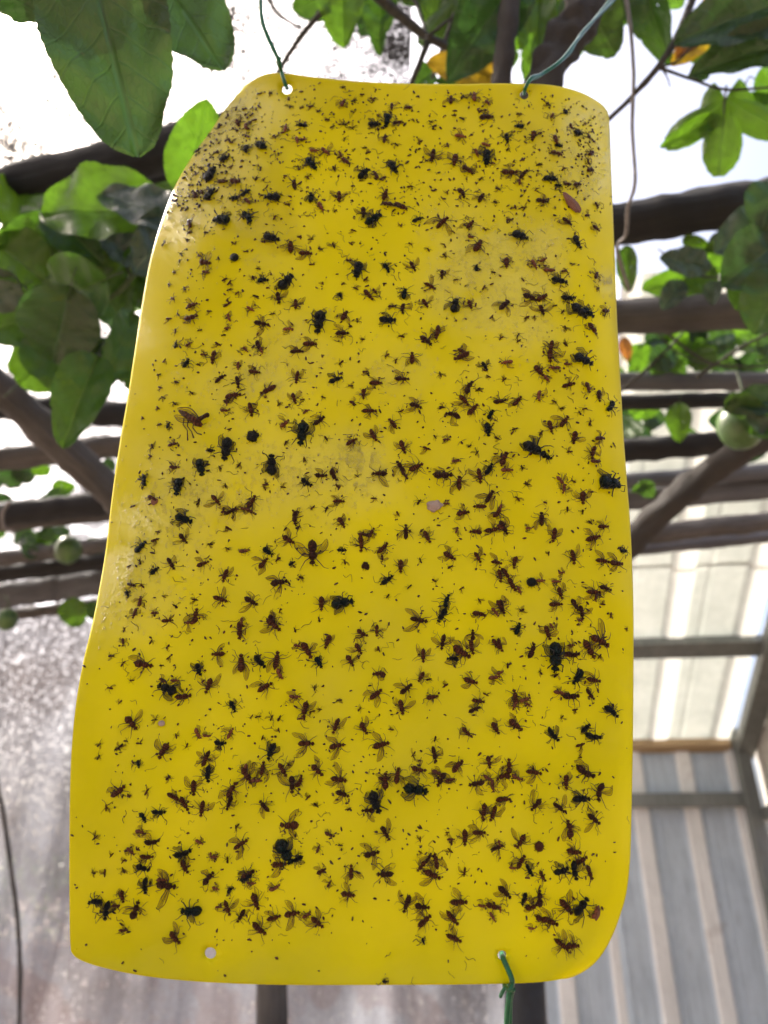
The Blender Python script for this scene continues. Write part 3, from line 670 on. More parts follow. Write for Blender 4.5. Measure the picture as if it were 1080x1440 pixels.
# ------------------------------------------------------------------ the sticky card
OUT = [(345,122),(320,150),(298,183),(270,222),(247,262),(228,310),(212,365),(200,430),(190,495),(180,560),(168,630),(158,700),(150,770),(140,830),(130,880),(118,930),(108,985),(102,1040),(99,1100),(98,1180),(98,1260),(99,1325),(103,1342),(118,1352),(150,1362),(200,1372),(260,1379),(330,1383),(420,1385),(550,1385),(680,1384),(760,1381),(800,1374),(825,1362),(843,1345),(858,1320),(870,1290),(880,1255),(885,1210),(887,1150),(889,1050),(890,950),(890,860),(888,790),(885,730),(881,680),(876,610),(872,540),(868,470),(865,400),(862,320),(859,240),(856,170),(850,152),(835,140),(815,130),(790,123),(760,119),(700,118),(640,119),(560,118),(500,115),(440,109),(405,104),(378,104),(358,112)]
P2 = catmull([Vector((x, y, 0)) for x, y in OUT + OUT[:1]], 6)[:-1]
LE = sorted([(p.y, p.x) for p in P2[:22 * 6]]); RE = sorted([(p.y, p.x) for p in P2[32 * 6:53 * 6]])
def interp(T, y):
    if y <= T[0][0]: return T[0][1]
    for (a, b_), (c, d) in zip(T, T[1:]):
        if y <= c: return b_ + (d - b_) * (y - a) / (c - a)
    return T[-1][1]
LE[0] = (LE[0][0], LE[0][1])
C20, S20 = math.cos(R(20)), math.sin(R(20)); DCARD = .31
def S(px, py):
    z = DCARD / (C20 - S20 * (720 - py) / FPX)
    t = max(0., min(1., (1000 - py) / 850.0))
    wl_ = 20 + 150 * t; e = max(0, px - interp(LE, py)); q = max(0, 1 - e / wl_)
    offz = (.029 * t ** 1.2) * q * q
    tr = max(0., min(1., (900 - py) / 780.0)); wr = 26 + 68 * tr; e = max(0, interp(RE, py) - px); q = max(0, 1 - e / wr)
    offz += (.003 + .036 * tr ** 1.4) * q * q
    offz += .0016 * math.sin(px * .011 + py * .004) + .0020 * math.sin(py * .0085 + 1.0) + .0006 * math.sin(px * .03 + py * .021)
    offz += .0010 * noise.noise(Vector((px * .012, py * .007, 3)))
    if py > 1280: offz -= .004 * ((py - 1280) / 100) ** 2
    return W(px, py, z + offz)
def SN(px, py, h=3):
    a = S(px + h, py) - S(px - h, py); b_ = S(px, py + h) - S(px, py - h)
    n_ = b_.cross(a).normalized()
    if n_.dot(CAM - S(px, py)) < 0: n_ = -n_
    return n_

HOLES = [(404, 126, 7.5), (737, 134, 6.5), (296, 1340, 8.0), (706, 1343, 6.5), (228, 1018, 2.0)]
vin = [Vector((p.x, p.y)) for p in P2]; edges = [(i, (i + 1) % len(P2)) for i in range(len(P2))]
for hx, hy, hr in HOLES:
    b0 = len(vin); n_ = 20
    for k in range(n_): vin.append(Vector((hx + hr * math.cos(k * 2 * math.pi / n_), hy + hr * math.sin(k * 2 * math.pi / n_))))
    edges += [(b0 + k, b0 + (k + 1) % n_) for k in range(n_)]
def inside(x, y, poly):
    c = False; j = len(poly) - 1
    for i in range(len(poly)):
        xi, yi, xj, yj = poly[i].x, poly[i].y, poly[j].x, poly[j].y
        if (yi > y) != (yj > y) and x < (xj - xi) * (y - yi) / (yj - yi) + xi: c = not c
        j = i
    return c
for i, p_ in enumerate(P2):
    tg = (P2[(i + 1) % len(P2)] - P2[i - 1]).normalized(); nrm = Vector((tg.y, -tg.x, 0))
    if not inside(p_.x + nrm.x * 3, p_.y + nrm.y * 3, P2): nrm = -nrm
    for q_ in (2.5, 5.5, 9):
        c_ = p_ + nrm * q_
        if inside(c_.x, c_.y, P2) and all(math.hypot(c_.x - a, c_.y - b_) > c + 3 for a, b_, c in HOLES): vin.append(Vector((c_.x, c_.y)))
gy = 108
while gy < 1385:
    gx = 100
    while gx < 892:
        if all(inside(gx + ex, gy + ey, P2) for ex, ey in ((12, 0), (-12, 0), (0, 12), (0, -12))) and all(math.hypot(gx - a, gy - b_) > c + 4 for a, b_, c in HOLES): vin.append(Vector((gx, gy)))
        gx += 9
    gy += 9
vo, eo, fo, *_ = delaunay_2d_cdt(vin, edges, [], 0, 1e-5)
keep = []
for f in fo:
    cx = sum(vo[i].x for i in f) / len(f); cy = sum(vo[i].y for i in f) / len(f)
    if inside(cx, cy, P2) and all(math.hypot(cx - a, cy - b_) > c * .97 for a, b_, c in HOLES): keep.append(tuple(f))
card = link('sticky_card', [S(v.x, v.y) for v in vo], keep, M['card'])
GL = [(320, 160, 40, 1.3), (285, 215, 45, 1.3), (250, 290, 40, 1.0), (828, 200, 44, 2.0), (822, 255, 26, 1.2), (690, 370, 52, 1.6), (650, 410, 40, 1.4), (730, 440, 52, 1.6), (760, 350, 40, .7), (400, 500, 55, .7), (240, 735, 60, 1.0), (450, 665, 48, 1.5), (390, 655, 40, 1.2), (520, 672, 40, .9), (380, 540, 40, .6), (500, 650, 30, .9),
      (190, 850, 50, .6), (270, 690, 50, .9), (210, 800, 50, .7), (560, 520, 40, .5), (300, 560, 60, .6), (640, 330, 40, .5), (852, 400, 14, .8), (340, 700, 40, .7), (360, 320, 60, .5)]
at = card.data.attributes.new('glue', 'FLOAT', 'POINT')
for i, v_ in enumerate(vo):
    g = .10 + .12 * noise.noise(Vector((v_.x * .02, v_.y * .02, 1)))
    for gx_, gy_, gr, gw in GL: g += gw * math.exp(-((v_.x - gx_) ** 2 + (v_.y - gy_) ** 2) / gr ** 2)
    at.data[i].value = max(0, min(1.3, g))
card.modifiers.new('t', 'SOLIDIFY').thickness = .0007; card.modifiers['t'].offset = 0
tag(card, 'large yellow sticky trap card hung on green wires and covered with dead flies', 'sticky trap')
# wires
def swire(name, label, loops, rr=.0011):
    b = MB()
    for P, r_ in loops: b.tube(catmull(P, 8), r_ or rr, 8)
    tag(b.build(name, M['wire']), label, 'wire', 'green wires tied through the card holes')
def on(px, py, h): return S(px, py) + SN(px, py) * h
def bh(px, py, d): return W(px, py, (S(px, py) - CAM).dot(FW) + d)
swire('green_wire', 'green wire tied through the top left hole and rising to the branches', [
 ([bh(404, 124, .004), on(403, 121, .0022), on(399, 106, .003), W(392, 85, .425), W(378, 55, .425), W(368, 25, .43), W(366, -20, .44)], .00115),
 ([bh(404, 124, .004), bh(398, 104, .003), W(390, 88, .43), W(394, 82, .425)], .0009)])
swire('green_wire', 'doubled green wire running from the top right hole up along the trunk', [
 ([bh(737, 132, .004), on(738, 128, .002), on(746, 116, .003), W(762, 104, .43), W(790, 84, .44), W(812, 56, .46), W(832, 32, .5), W(866, -10, .54)], .0011),
 ([bh(737, 132, .004), bh(744, 114, .004), W(760, 106, .435), W(800, 76, .45), W(818, 46, .47), W(860, 4, .52), W(880, -20, .55)], .0009)])
swire('green_wire', 'green wire knotted through the bottom hole and hanging below the card', [
 ([bh(706, 1341, .004), on(706, 1348, .002), on(711, 1362, .003), on(716, 1380, .004), W(717, 1396, .263), W(714, 1420, .262), W(711, 1470, .262)], .0010),
 ([bh(706, 1341, .004), bh(709, 1372, .003), W(712, 1388, .268), W(720, 1384, .262), W(716, 1392, .26), W(709, 1386, .264)], .0008),
 ([W(712, 1388, .262), W(707, 1394, .262), W(704, 1401, .264)], .0007), ([W(722, 1391, .262), W(718, 1410, .266), W(717, 1470, .268)], .0008)])
# ------------------------------------------------------------------ insects: tile origin, then "kind x y heading length" in 1/5.4 pixel
TILES = {
(200,110): "g 980 125 0;g 890 130 0;g 720 235 80;g 660 290;g 590 380 60;h 730 350 70 90;h 795 385 80 80;g 510 440;g 650 480;g 680 500;k 790 550 90 100;K 905 530 30 130;k 630 615 -20 80;g 455 695;g 410 740;K 530 740 -60 140;h 610 800 0 90;h 705 800 10 110;k 525 895 -55 120;h 410 900 80 80;h 460 880 60 60;k 700 920 170 80;k 790 880 -30 80;h 800 950 45 80;K 990 915 180 120;g 680 680;g 1040 585;g 430 560 -40 60;g 900 700;g 1015 455;g 870 770;g 930 780",
(400,110): "g 40 165;g 45 230 80 50;g 450 80;g 590 130 0 40;h 445 205 -60 80;g 525 180;g 670 170;g 135 235;g 205 225;g 260 260;g 515 265;h 820 230 90 70;h 940 240 0 60;k 135 370 180 90;k 680 360 0 100;k 780 330 100 130;h 860 350 0 90;h 20 395 -80 80;g 450 350;g 510 385 20 50;g 365 380;g 710 295;g 980 330;h 95 485 80 70;h 145 480 0 55;g 455 475;h 755 475 -80 80;g 530 555;g 635 575;h 225 565 0 70;h 310 570 40 90;K 205 660 50 130;h 425 590 -120 60;h 460 650 35 90;K 595 735 -45 120;h 690 750 -120 80;h 750 775 -30 60;k 820 690 60 120;g 110 690;g 375 700 60 60;g 175 765;h 70 820 -90 100;k 205 915 -90 100;h 265 990 60 90;f 415 910 90 90;g 20 970;g 385 1015;g 950 830;h 770 900 -70 110;h 780 975 180 90;h 880 990 30 120;f 600 1030 90 90;g 850 515;g 1030 495;g 325 325;g 610 540",
(600,110): "f 185 175 -90 80;g 270 155;h 360 160 -90 90;h 460 200 40 60;g 205 295;g 265 320;h 450 310 0 110;g 30 340;g 50 385;h 255 450 10 90;g 160 520 80 50;k 610 460 80 90;k 700 375 180 70;h 815 450 100 110;g 700 285 0 50;g 920 210;h 950 300 120 60;k 1050 265 -70 60;h 965 480 70 90;k 1000 520 20 60;h 980 590 20 90;g 610 550;f 45 600 100 120;K 445 610 90 150;h 445 520 20 70;h 375 580 70 80;f 210 635 100 110;h 305 710 40 100;h 625 725 0 110;h 735 740 -45 100;h 700 800 90 60;k 940 775 10 110;k 1000 820 20 60;h 1060 820 0 70;h 270 880 60 100;f 410 920 -60 90;g 540 850 20 50;g 410 775;g 155 880;f 875 945 15 100;g 670 990;g 735 990;g 520 950;g 660 640;g 845 665;g 1030 700;g 830 855",
(700,110): "h 550 380 60 60;k 600 430 20 80;g 660 360;g 680 450;g 720 490;h 700 590 -50 90;h 670 640 90 60;h 685 715 0 90;h 590 820 0 80;h 665 1045 0 60;h 740 970 60 50",
(180,300): "h 480 85 70 100;g 480 150 0 50;g 455 215;g 600 155 0 50;K 725 65 180 150;k 905 40 55 130;g 280 240;g 410 325;g 400 370;h 550 335 20 50;h 590 380 10 100;h 600 455 10 70;g 360 455;g 320 550;g 440 580;g 350 655 20 60;h 495 705 -20 90;h 480 810 -20 110;g 550 895;g 320 810 0 60;g 390 775;g 370 900 80 50;k 370 1005 -80 60;h 465 1000 -30 60;g 695 350;g 735 510;g 770 535;k 1025 510 0 80;g 950 500;g 990 430;h 930 735 30 70;g 760 705 -30 80;h 770 800 70 70;h 755 880 0 50;g 725 930;f 1015 850 10 110;g 685 1000 30 60;g 970 640;g 620 750;g 830 615;g 770 590;g 900 300;h 1000 1010 60 100;g 820 235;h 890 1045 45 60",
(360,300): "K 115 200 10 120;g 140 40;f 260 270 -90 110;f 375 315 0 100;g 425 400 0 50;g 340 190;g 415 205;g 590 255 60 60;g 490 280;K 890 55 -30 150;g 740 140 20 50;g 720 240;K 770 440 100 160;h 710 370 0 50;k 990 420 60 100;K 225 530 -45 150;f 170 650 80 100;f 305 695 90 90;h 245 885 0 80;g 510 540;k 640 630 60 60;h 850 630 50 110;h 905 600 50 60;g 830 505 -45;K 490 830 100 200;f 670 790 -60 100;f 650 920 0 100;g 710 860;g 770 820;k 1000 820 0 120;h 1030 720 0 60;f 410 1000 0 100;h 310 1055 0 100;g 125 770;g 660 540;g 810 960;g 760 580",
(540,300): "k 260 60 -15 90;f 440 80 -40 120;g 130 100;g 525 150;f 650 100 -50 100;g 760 130;h 710 260 -60 120;h 660 190 0 50;h 950 60 0 50;K 1030 185 20 120;g 200 240;f 215 410 60 90;f 440 470 90 80;f 345 560 25 100;g 335 285;g 460 255;g 460 330;k 705 420 -80 60;f 930 385 90 100;g 830 455;k 155 620 -80 90;h 140 730 90 100;f 310 690 60 90;K 535 710 -75 130;f 650 700 70 80;f 910 710 -40 110;g 815 795 -50;g 135 940;h 410 915 100 110;h 320 975 40 110;g 890 955;f 600 1060 30 90;g 1015 935;g 545 510;g 760 575;g 1050 515",
(700,300): "f 520 70 40 90;h 730 125 40 80;k 595 225 60 110;h 265 400 60 90;h 340 365 -30 70;h 385 450 0 90;h 500 450 0 50;g 560 395;k 460 525 10 130;h 735 485 -70 80;f 240 650 20 110;f 330 650 -30 100;f 330 740 70 90;k 525 650 0 100;K 610 750 40 150;k 680 760 40 110;h 800 750 0 90;g 490 755;h 710 885 50 100;g 510 880;h 400 1020 100 110;g 750 580;g 140 930;g 155 975;g 215 795;g 270 795;g 430 710;g 515 1000",
(160,490): "k 550 120 -60 90;h 755 70 100 110;h 685 50 0 50;h 815 240 -40 100;h 945 140 90 70;h 950 260 80 100;h 910 370 -10 120;h 860 415 90 60;h 845 485 0 70;f 1045 470 80 100;g 480 265;g 590 345;g 385 380;g 465 425;g 360 305;g 345 455;k 420 590 -60 60;g 350 585;g 230 530;g 300 750;h 455 740 -15 80;g 285 820;g 390 100;h 465 905 0 80;K 660 905 80 130;K 850 770 100 160;k 740 775 0 60;k 235 1000 80 90;K 490 1050 100 150;g 955 890;g 810 910;g 850 1045;g 880 615;g 650 130;g 350 205",
(340,490): "f 100 185 10 90;f 420 225 100 100;f 395 385 70 90;k 715 245 -20 100;h 205 330 150 120;h 410 45 0 100;h 150 25 70 60;g 285 430;h 320 575 -40 90;K 460 650 100 190;h 590 560 -40 110;h 490 490 -30 60;g 640 690;f 835 715 -30 90;f 1000 665 60 100;h 845 420 30 60;h 970 480 0 110;f 925 350 90 80;h 940 185 0 50;K 225 890 -90 150;k 490 1020 30 100;h 600 970 0 100;h 700 960 60 110;h 180 1040 0 50;g 335 725;g 470 850;g 620 375;g 755 115;g 830 290;g 460 395;g 875 970;g 730 1050;g 315 1055",
(520,490): "f 320 85 -90 110;g 130 60;f 700 70 160 110;k 870 140 60 80;h 1040 120 170 90;f 45 270 0 90;f 245 240 0 100;f 345 440 20 100;h 755 305 -60 110;g 820 320;f 715 400 50 100;h 630 505 -170 110;f 780 470 -45 110;h 985 415 -10 110;k 915 510 -60 90;k 885 620 80 110;g 900 215;f 175 580 -130 100;f 250 755 70 100;g 430 765 20 70;h 580 700 0 60;g 495 675;g 810 800;f 655 865 0 70;f 80 960 180 110;h 230 910 -120 110;h 260 970 50 80;f 350 910 -25 110;h 550 980 0 150;k 900 920 -60 100;f 830 970 80 110;h 1020 850 -70 120;f 680 1030 -90 110;h 1040 930 0 90;g 550 450;g 240 480;g 1020 245;g 200 105;g 535 205;g 755 745;g 965 690",
(700,490): "h 310 180 50 110;h 365 240 50 70;h 400 60 90 120;K 640 100 30 160;h 530 130 0 60;h 430 165 180 90;h 530 275 -15 100;h 670 305 70 90;h 755 360 80 100;k 840 440 125 130;h 150 410 -50 100;f 395 600 80 90;f 500 560 -50 100;g 480 460;g 655 465;g 620 495;h 315 370 90 90;g 425 410;h 585 680 100 110;g 330 650;h 45 860 -60 110;h 90 930 0 100;K 260 780 30 190;k 370 820 20 90;h 760 690 0 90;h 720 790 100 100;h 735 870 0 80;g 870 735;g 130 620;g 180 910;g 570 1015;h 470 1010 50 90;K 830 1030 10 190;g 220 1035;g 690 570;g 540 790",
(130,680): "h 460 120 30 80;g 315 180;k 395 10 30 50;K 690 270 20 150;f 690 420 50 100;f 940 130 50 90;g 805 150;f 1050 215 -30 100;h 1000 220 0 50;g 1035 345 30 60;k 370 490 -50 110;g 480 435 -20 70;g 370 600;k 470 660 -40 80;h 600 610 60 100;f 840 610 -20 90;g 895 465;g 285 635;g 300 780 20 80;g 385 780;k 270 840 80 60;h 370 900 -80 80;h 330 990 110 80;h 475 990 0 60;f 1010 700 110 100;f 975 880 20 110;f 785 1010 -80 110;h 740 1060 180 80;g 545 860;g 630 935;g 570 1050 0 90;g 1025 500;g 500 370;g 780 885",
(320,680): "h 190 150 -60 120;h 130 190 0 70;h 170 210 30 80;h 60 210 0 60;g 425 30;g 285 40;f 840 140 0 90;h 505 260 90 120;k 535 335 -40 40;f 460 430 30 100;h 130 525 -10 80;k 310 515 35 90;f 270 610 -50 100;f 655 530 90 180;f 870 300 60 90;k 490 610 -30 50;g 560 720;g 385 580;k 865 515 0 60;h 1030 400 0 80;h 1020 460 90 110;g 1045 630;f 390 760 -10 140;f 180 900 30 100;f 715 915 90 100;K 870 920 -10 170;g 400 970;f 340 1040 60 110;h 110 1050 80 60;g 750 200;g 650 190;g 700 1035;g 890 600",
(510,680): "f 960 110 -60 110;h 890 170 180 100;f 760 230 -10 100;h 1020 230 -60 110;h 635 160 0 50;h 860 370 180 100;h 980 350 -10 110;h 1050 330 30 70;f 330 370 -90 110;h 480 410 60 110;f 655 555 30 100;f 870 560 60 100;f 1010 600 10 90;f 1040 700 80 100;f 290 630 90 100;h 160 500 -50 100;h 150 570 90 60;h 60 380 -60 90;k 190 740 -40 100;g 440 590;g 665 640;h 715 365 -60 50;g 360 790;g 425 145;g 195 860;k 640 900 -70 110;k 600 1000 120 110;f 420 1040 10 130;h 880 1000 10 110;f 1040 930 60 100;h 1000 980 50 80;g 885 890;g 25 630;g 265 235;g 85 120;g 545 740;g 750 800",
(700,680): "h 500 45 100 80;f 640 110 90 100;g 150 120;f 40 340 60 110;h 20 190 90 60;f 330 280 -90 110;h 230 340 0 50;f 425 395 100 110;g 700 300;f 795 330 0 90;f 720 420 -15 110;k 950 515 0 70;f 790 590 10 100;f 890 610 10 100;f 570 560 80 110;h 120 600 100 100;h 320 740 0 70;h 440 755 0 70;f 470 830 70 100;f 440 920 0 100;h 60 690 60 110;h 110 760 60 110;h 160 810 60 60;h 480 680 0 50;f 720 830 0 110;f 810 800 20 100;h 740 870 90 60;h 590 920 60 100;f 630 980 80 100;h 620 1040 0 50;h 20 940 70 110;g 180 965;g 385 535;g 640 220;g 525 200;g 790 920;g 850 1000",
(100,870): "h 400 180 90 60;g 410 90;g 610 180;f 545 350 10 130;g 310 290;g 395 345;g 465 470;g 300 530;g 375 635;g 690 360;g 745 300;k 965 390 70 110;K 740 540 200 150;h 790 480 0 70;h 700 470 30 60;h 850 610 -10 120;f 1050 510 110 110;f 460 790 50 130;g 635 770;f 705 1000 120 130;h 970 870 60 90;h 1030 890 0 60;f 1030 1050 110 100;g 380 970;k 350 990 0 40;g 420 930;g 520 950;g 215 960;g 210 1055;g 800 895;g 880 965;g 735 215",
(300,870): "h 215 90 90 130;f 460 50 40 120;g 620 90;f 870 180 110 100;f 45 275 180 110;f 215 345 -90 130;k 360 320 50 120;f 480 320 -80 120;h 510 420 60 90;h 720 240 60 130;h 640 210 20 60;k 805 330 60 100;f 1040 320 60 90;f 390 520 -30 110;k 155 660 70 100;h 620 600 0 90;f 700 690 100 120;h 670 760 0 50;g 755 710;g 810 690;g 290 745;g 340 745;g 440 755;g 505 760;g 500 850;g 375 905;h 120 870 -60 90;k 50 950 0 90;k 440 1010 110 130;f 700 950 0 120;f 935 820 110 110;f 940 970 -10 120;g 960 625;g 775 530",
(500,870): "h 45 120 30 100;h 160 90 90 100;f 470 20 10 120;f 660 180 100 110;f 515 280 90 100;f 800 260 30 150;f 890 130 -90 90;f 880 220 80 110;k 740 300 180 90;h 180 425 180 100;f 500 440 120 90;f 380 540 -40 110;f 150 580 -40 110;f 350 670 80 110;f 580 600 -10 90;f 870 480 15 110;f 930 630 10 90;h 905 700 -20 100;f 60 830 60 110;f 190 960 -15 130;f 1060 830 60 100;h 835 870 40 100;g 680 510;g 985 580;h 595 1030 80 110;f 20 230 60 90;g 605 915;f 1060 190 60 80;h 1050 450 -10 90;g 440 1030;g 270 845;g 555 460;g 30 690;g 180 235",
(700,870): "k 150 80 -70 100;h 270 250 -75 110;h 375 110 70 110;f 410 60 60 60;K 425 290 90 210;k 595 440 120 120;h 550 200 0 60;h 560 270 0 110;h 680 240 60 150;f 760 170 30 150;h 520 280 0 60;f 720 470 10 100;h 690 580 50 100;h 460 570 10 90;h 550 600 0 120;f 130 600 -100 110;h 200 610 -20 90;h 120 650 110 90;h 230 650 30 60;f 130 810 40 120;k 420 880 50 110;g 485 750;k 660 830 -40 100;k 720 890 10 110;k 860 710 40 110;h 20 200 70 110;g 70 360;g 580 690;g 440 435;g 320 415;h 20 420 -30 60;g 620 960 -20 80;g 620 1055;g 965 75;g 770 290",
(100,1040): "h 360 390 -40 130;g 440 430;k 515 185 80 60;h 1020 160 -70 110;k 1035 260 90 120;f 930 360 90 110;k 665 555 0 100;k 550 590 60 90;h 790 430 30 110;h 850 490 60 110;f 1000 520 100 110;h 610 770 -10 120;h 530 700 20 80;h 460 840 45 80;h 570 900 0 110;k 540 970 20 110;h 980 770 30 70;k 850 860 -20 130;h 870 960 60 100;g 310 875;g 260 1010 90 60;g 175 1010;g 400 990;g 580 400 -60;g 740 295;g 270 520;g 400 920;g 190 745;h 1070 880 80 50",
(300,1040): "h 250 230 90 90;f 260 270 60 130;h 330 320 0 90;f 380 230 -80 110;f 140 390 -60 130;h 130 480 110 100;f 530 230 60 110;f 600 340 90 130;h 650 320 -70 100;f 790 230 45 110;f 950 300 10 120;f 980 410 20 110;f 390 510 -130 100;f 590 650 180 130;f 210 800 -35 120;K 540 850 60 180;k 640 910 150 100;f 500 950 -5 110;h 260 1020 -30 110;h 880 730 20 80;h 800 830 -70 60;g 965 800;f 820 1000 -30 80;f 1050 1010 -90 100;g 110 915;g 580 195;g 190 660;g 780 500;g 720 440;h 20 890 0 50;g 1030 525",
(500,1040): "h 590 130 80 110;h 210 290 0 80;f 230 320 -90 110;f 320 280 -80 110;h 480 230 10 100;K 450 380 10 180;K 140 470 70 160;f 100 540 180 100;f 650 300 120 110;h 620 260 30 90;h 710 300 -10 80;f 770 200 -50 110;f 1010 170 80 90;h 920 340 170 110;h 1000 300 30 90;h 1040 350 80 90;f 230 710 60 110;f 970 540 100 110;f 1040 560 110 110;f 120 870 -15 110;f 825 740 90 110;f 930 705 0 110;h 720 750 0 60;g 695 705;g 715 840;f 230 1020 180 120;f 550 900 -60 90;f 610 920 -100 110;f 500 960 130 90;f 580 1020 25 120;g 490 855;g 490 755;g 820 1000 100 70;g 910 960;g 945 115;g 800 620;g 620 500;g 215 590;f 1070 820 -20 90",
(700,1040): "f 80 210 -90 110;h 40 280 160 110;h 140 290 20 90;f 270 250 10 110;g 330 170;g 350 330;g 90 130;f 515 320 90 100;h 660 240 30 150;k 630 455 0 130;h 770 390 100 130;f 290 490 130 110;f 460 515 40 100;h 40 460 0 110;f 720 600 40 120;h 540 680 -100 120;f 170 770 120 110;g 385 780;h 10 790 80 60;f 570 850 10 110;h 170 930 -60 110;h 110 970 0 60;k 240 985 60 100;h 330 1030 60 100;k 480 1000 -20 110;k 580 990 80 120;h 630 920 -30 100;h 685 1010 70 100;g 320 685;g 730 915;g 180 530;g 490 400;g 620 130",
(100,1200): "k 190 370 175 110;k 265 430 100 120;h 385 320 80 100;h 340 390 0 60;f 490 430 -70 130;k 565 240 90 110;f 720 240 10 150;h 690 200 0 80;k 920 455 180 160;f 790 640 50 120;h 1040 190 -50 110;h 400 575 0 70;g 455 260;g 620 370;g 830 390;g 975 305;g 170 435;g 570 665;g 575 575;g 435 630;g 1070 535;g 1020 550",
(300,1200): "k 260 180 -40 120;f 290 230 0 70;f 320 360 70 120;f 110 410 70 110;f 210 470 120 100;f 350 570 40 120;k 130 280 -40 60;f 460 485 -15 100;f 600 455 -10 110;h 710 460 -40 80;f 790 520 40 110;h 880 230 -60 60;f 1020 310 10 110;g 760 250;g 535 315;h 470 260 -30 90;h 40 410 0 50;h 20 270 20 60;g 820 730;g 740 605",
(500,1200): "f 385 380 110 120;f 500 400 10 110;f 520 510 -40 110;f 780 365 0 120;f 730 490 50 120;f 745 640 25 120;h 1040 390 10 120;h 960 390 0 70;h 1030 480 60 70;k 515 665 70 50;g 145 435;g 70 560;g 180 630;g 115 630;g 350 510;g 290 595;g 320 580;g 365 770;k 225 975 0 45;g 855 230;g 955 225;g 580 550",
(700,1200): "f 50 290 45 110;k 190 340 110 90;f 310 340 -90 110;h 250 410 -20 110;h 330 490 20 110;f 390 510 25 120;h 250 560 0 60;f 510 390 50 150;k 620 400 -50 150;h 740 450 -75 90;g 730 530;f 480 690 40 110;f 560 700 0 110;g 670 650;g 685 735;g 540 795;g 965 295;g 870 235;h 20 420 90 50;g 205 745;g 435 480",
}
INS = []
for (ox, oy), s_ in TILES.items():
    for it in s_.split(';'):
        q = it.split(); k = q[0]; x = ox + float(q[1]) / 5.4; y = oy + float(q[2]) / 5.4
        a = float(q[3]) if len(q) > 3 else rnd.uniform(-180, 180); L = float(q[4]) / 5.4 if len(q) > 4 else rnd.uniform(38, 56) / 5.4
        if any(k == r_[0] and math.hypot(x - r_[1], y - r_[2]) < 5 for r_ in INS): continue
        INS.append((k, x, y, a, L))

def legm(L, lift, ang, side, rr, r_, splay=1.0):
    """one bent leg from the thorax, unit fly coordinates"""
    x0 = .10 + .10 * ang; y0 = side * .07
    p0 = Vector((x0, y0, .16)); d = Vector((ang * .9 + r_.uniform(-.2, .2), side * splay, 0)).normalized()
    p1 = p0 + d * L * .38 + Vector((0, 0, lift)); p2 = p1 + (d + Vector((r_.uniform(-.7, .7), r_.uniform(-.3, .3), 0))).normalized() * L * .38 + Vector((0, 0, -lift * .8 + r_.uniform(-.05, .08)))
    p3 = p2 + (d * .5 + Vector((r_.uniform(-1, 1), r_.uniform(-.6, .6), -.1))).normalized() * L * .24
    for p in (p1, p2, p3): p.z = max(.02, p.z)
    b = MB(); b.tube([p0, p1, p2, p3], [rr * 1.5, rr * 1.15, rr * .8, rr * .5], 4, cap=False); return b
def wingm(L, wd, side, ang, r_, crumple=0.0, z=.10, root=(.10, .08)):
    """membrane with raised veins; material 0 membrane, 1 vein"""
    b = MB(); n = 12; m = 4; base = Vector((root[0], side * root[1], z))
    ca, sa = math.cos(ang), math.sin(ang); sd_ = r_.random() * 50
    ax = Vector((-ca, side * sa, 0)); ay = Vector((side * sa, ca, 0)) * side
    def pt(t, u):
        hw = wd * (math.sin(math.pi * min(1, t ** 1.25)) ** .6) if 0 < t < 1 else .01
        lead = .06 * math.sin(math.pi * t)
        p = base + ax * (t * L) + ay * (hw * (u - .42) + lead)
        p.z += -.05 * t + crumple * (.35 * noise.noise(Vector((t * 3 + sd_, u * 2, 0))) * t) + .03 * math.sin(u * 5 + t * 3) * t
        if crumple: p += ay * (noise.noise(Vector((sd_, t * 2.5, 3))) * crumple * .3)
        p.z = max(.012, p.z); return p
    for j in range(n + 1):
        for i in range(m + 1): b.v.append(pt(j / n, i / m))
    for j in range(n):
        for i in range(m): b.f.append((j * (m + 1) + i, j * (m + 1) + i + 1, (j + 1) * (m + 1) + i + 1, (j + 1) * (m + 1) + i)); b.mi.append(0)
    rr = .015
    for us in ((0.0, 0.0), (1.0, 1.0), (.5, .72), (.5, .35)):
        k = 9; pts = [pt(q / k * (.99 if us[0] in (0, 1) else .9), us[0] + (us[1] - us[0]) * q / k) + Vector((0, 0, .006)) for q in range(k + 1)]
        b.tube(pts, [rr * (1.5 if us[0] == 1 else .9) * (1 - .4 * q / k) for q in range(k + 1)], 3, m=1, cap=False)
    return b
LIB = {}
def mesh_of(b, name, mats):
    me = bpy.data.meshes.new(name); me.from_pydata([tuple(v) for v in b.v], [], b.f)
    for m_ in mats: me.materials.append(M[m_])
    me.polygons.foreach_set('use_smooth', [True] * len(me.polygons)); me.polygons.foreach_set('material_index', b.mi); me.update(); return me
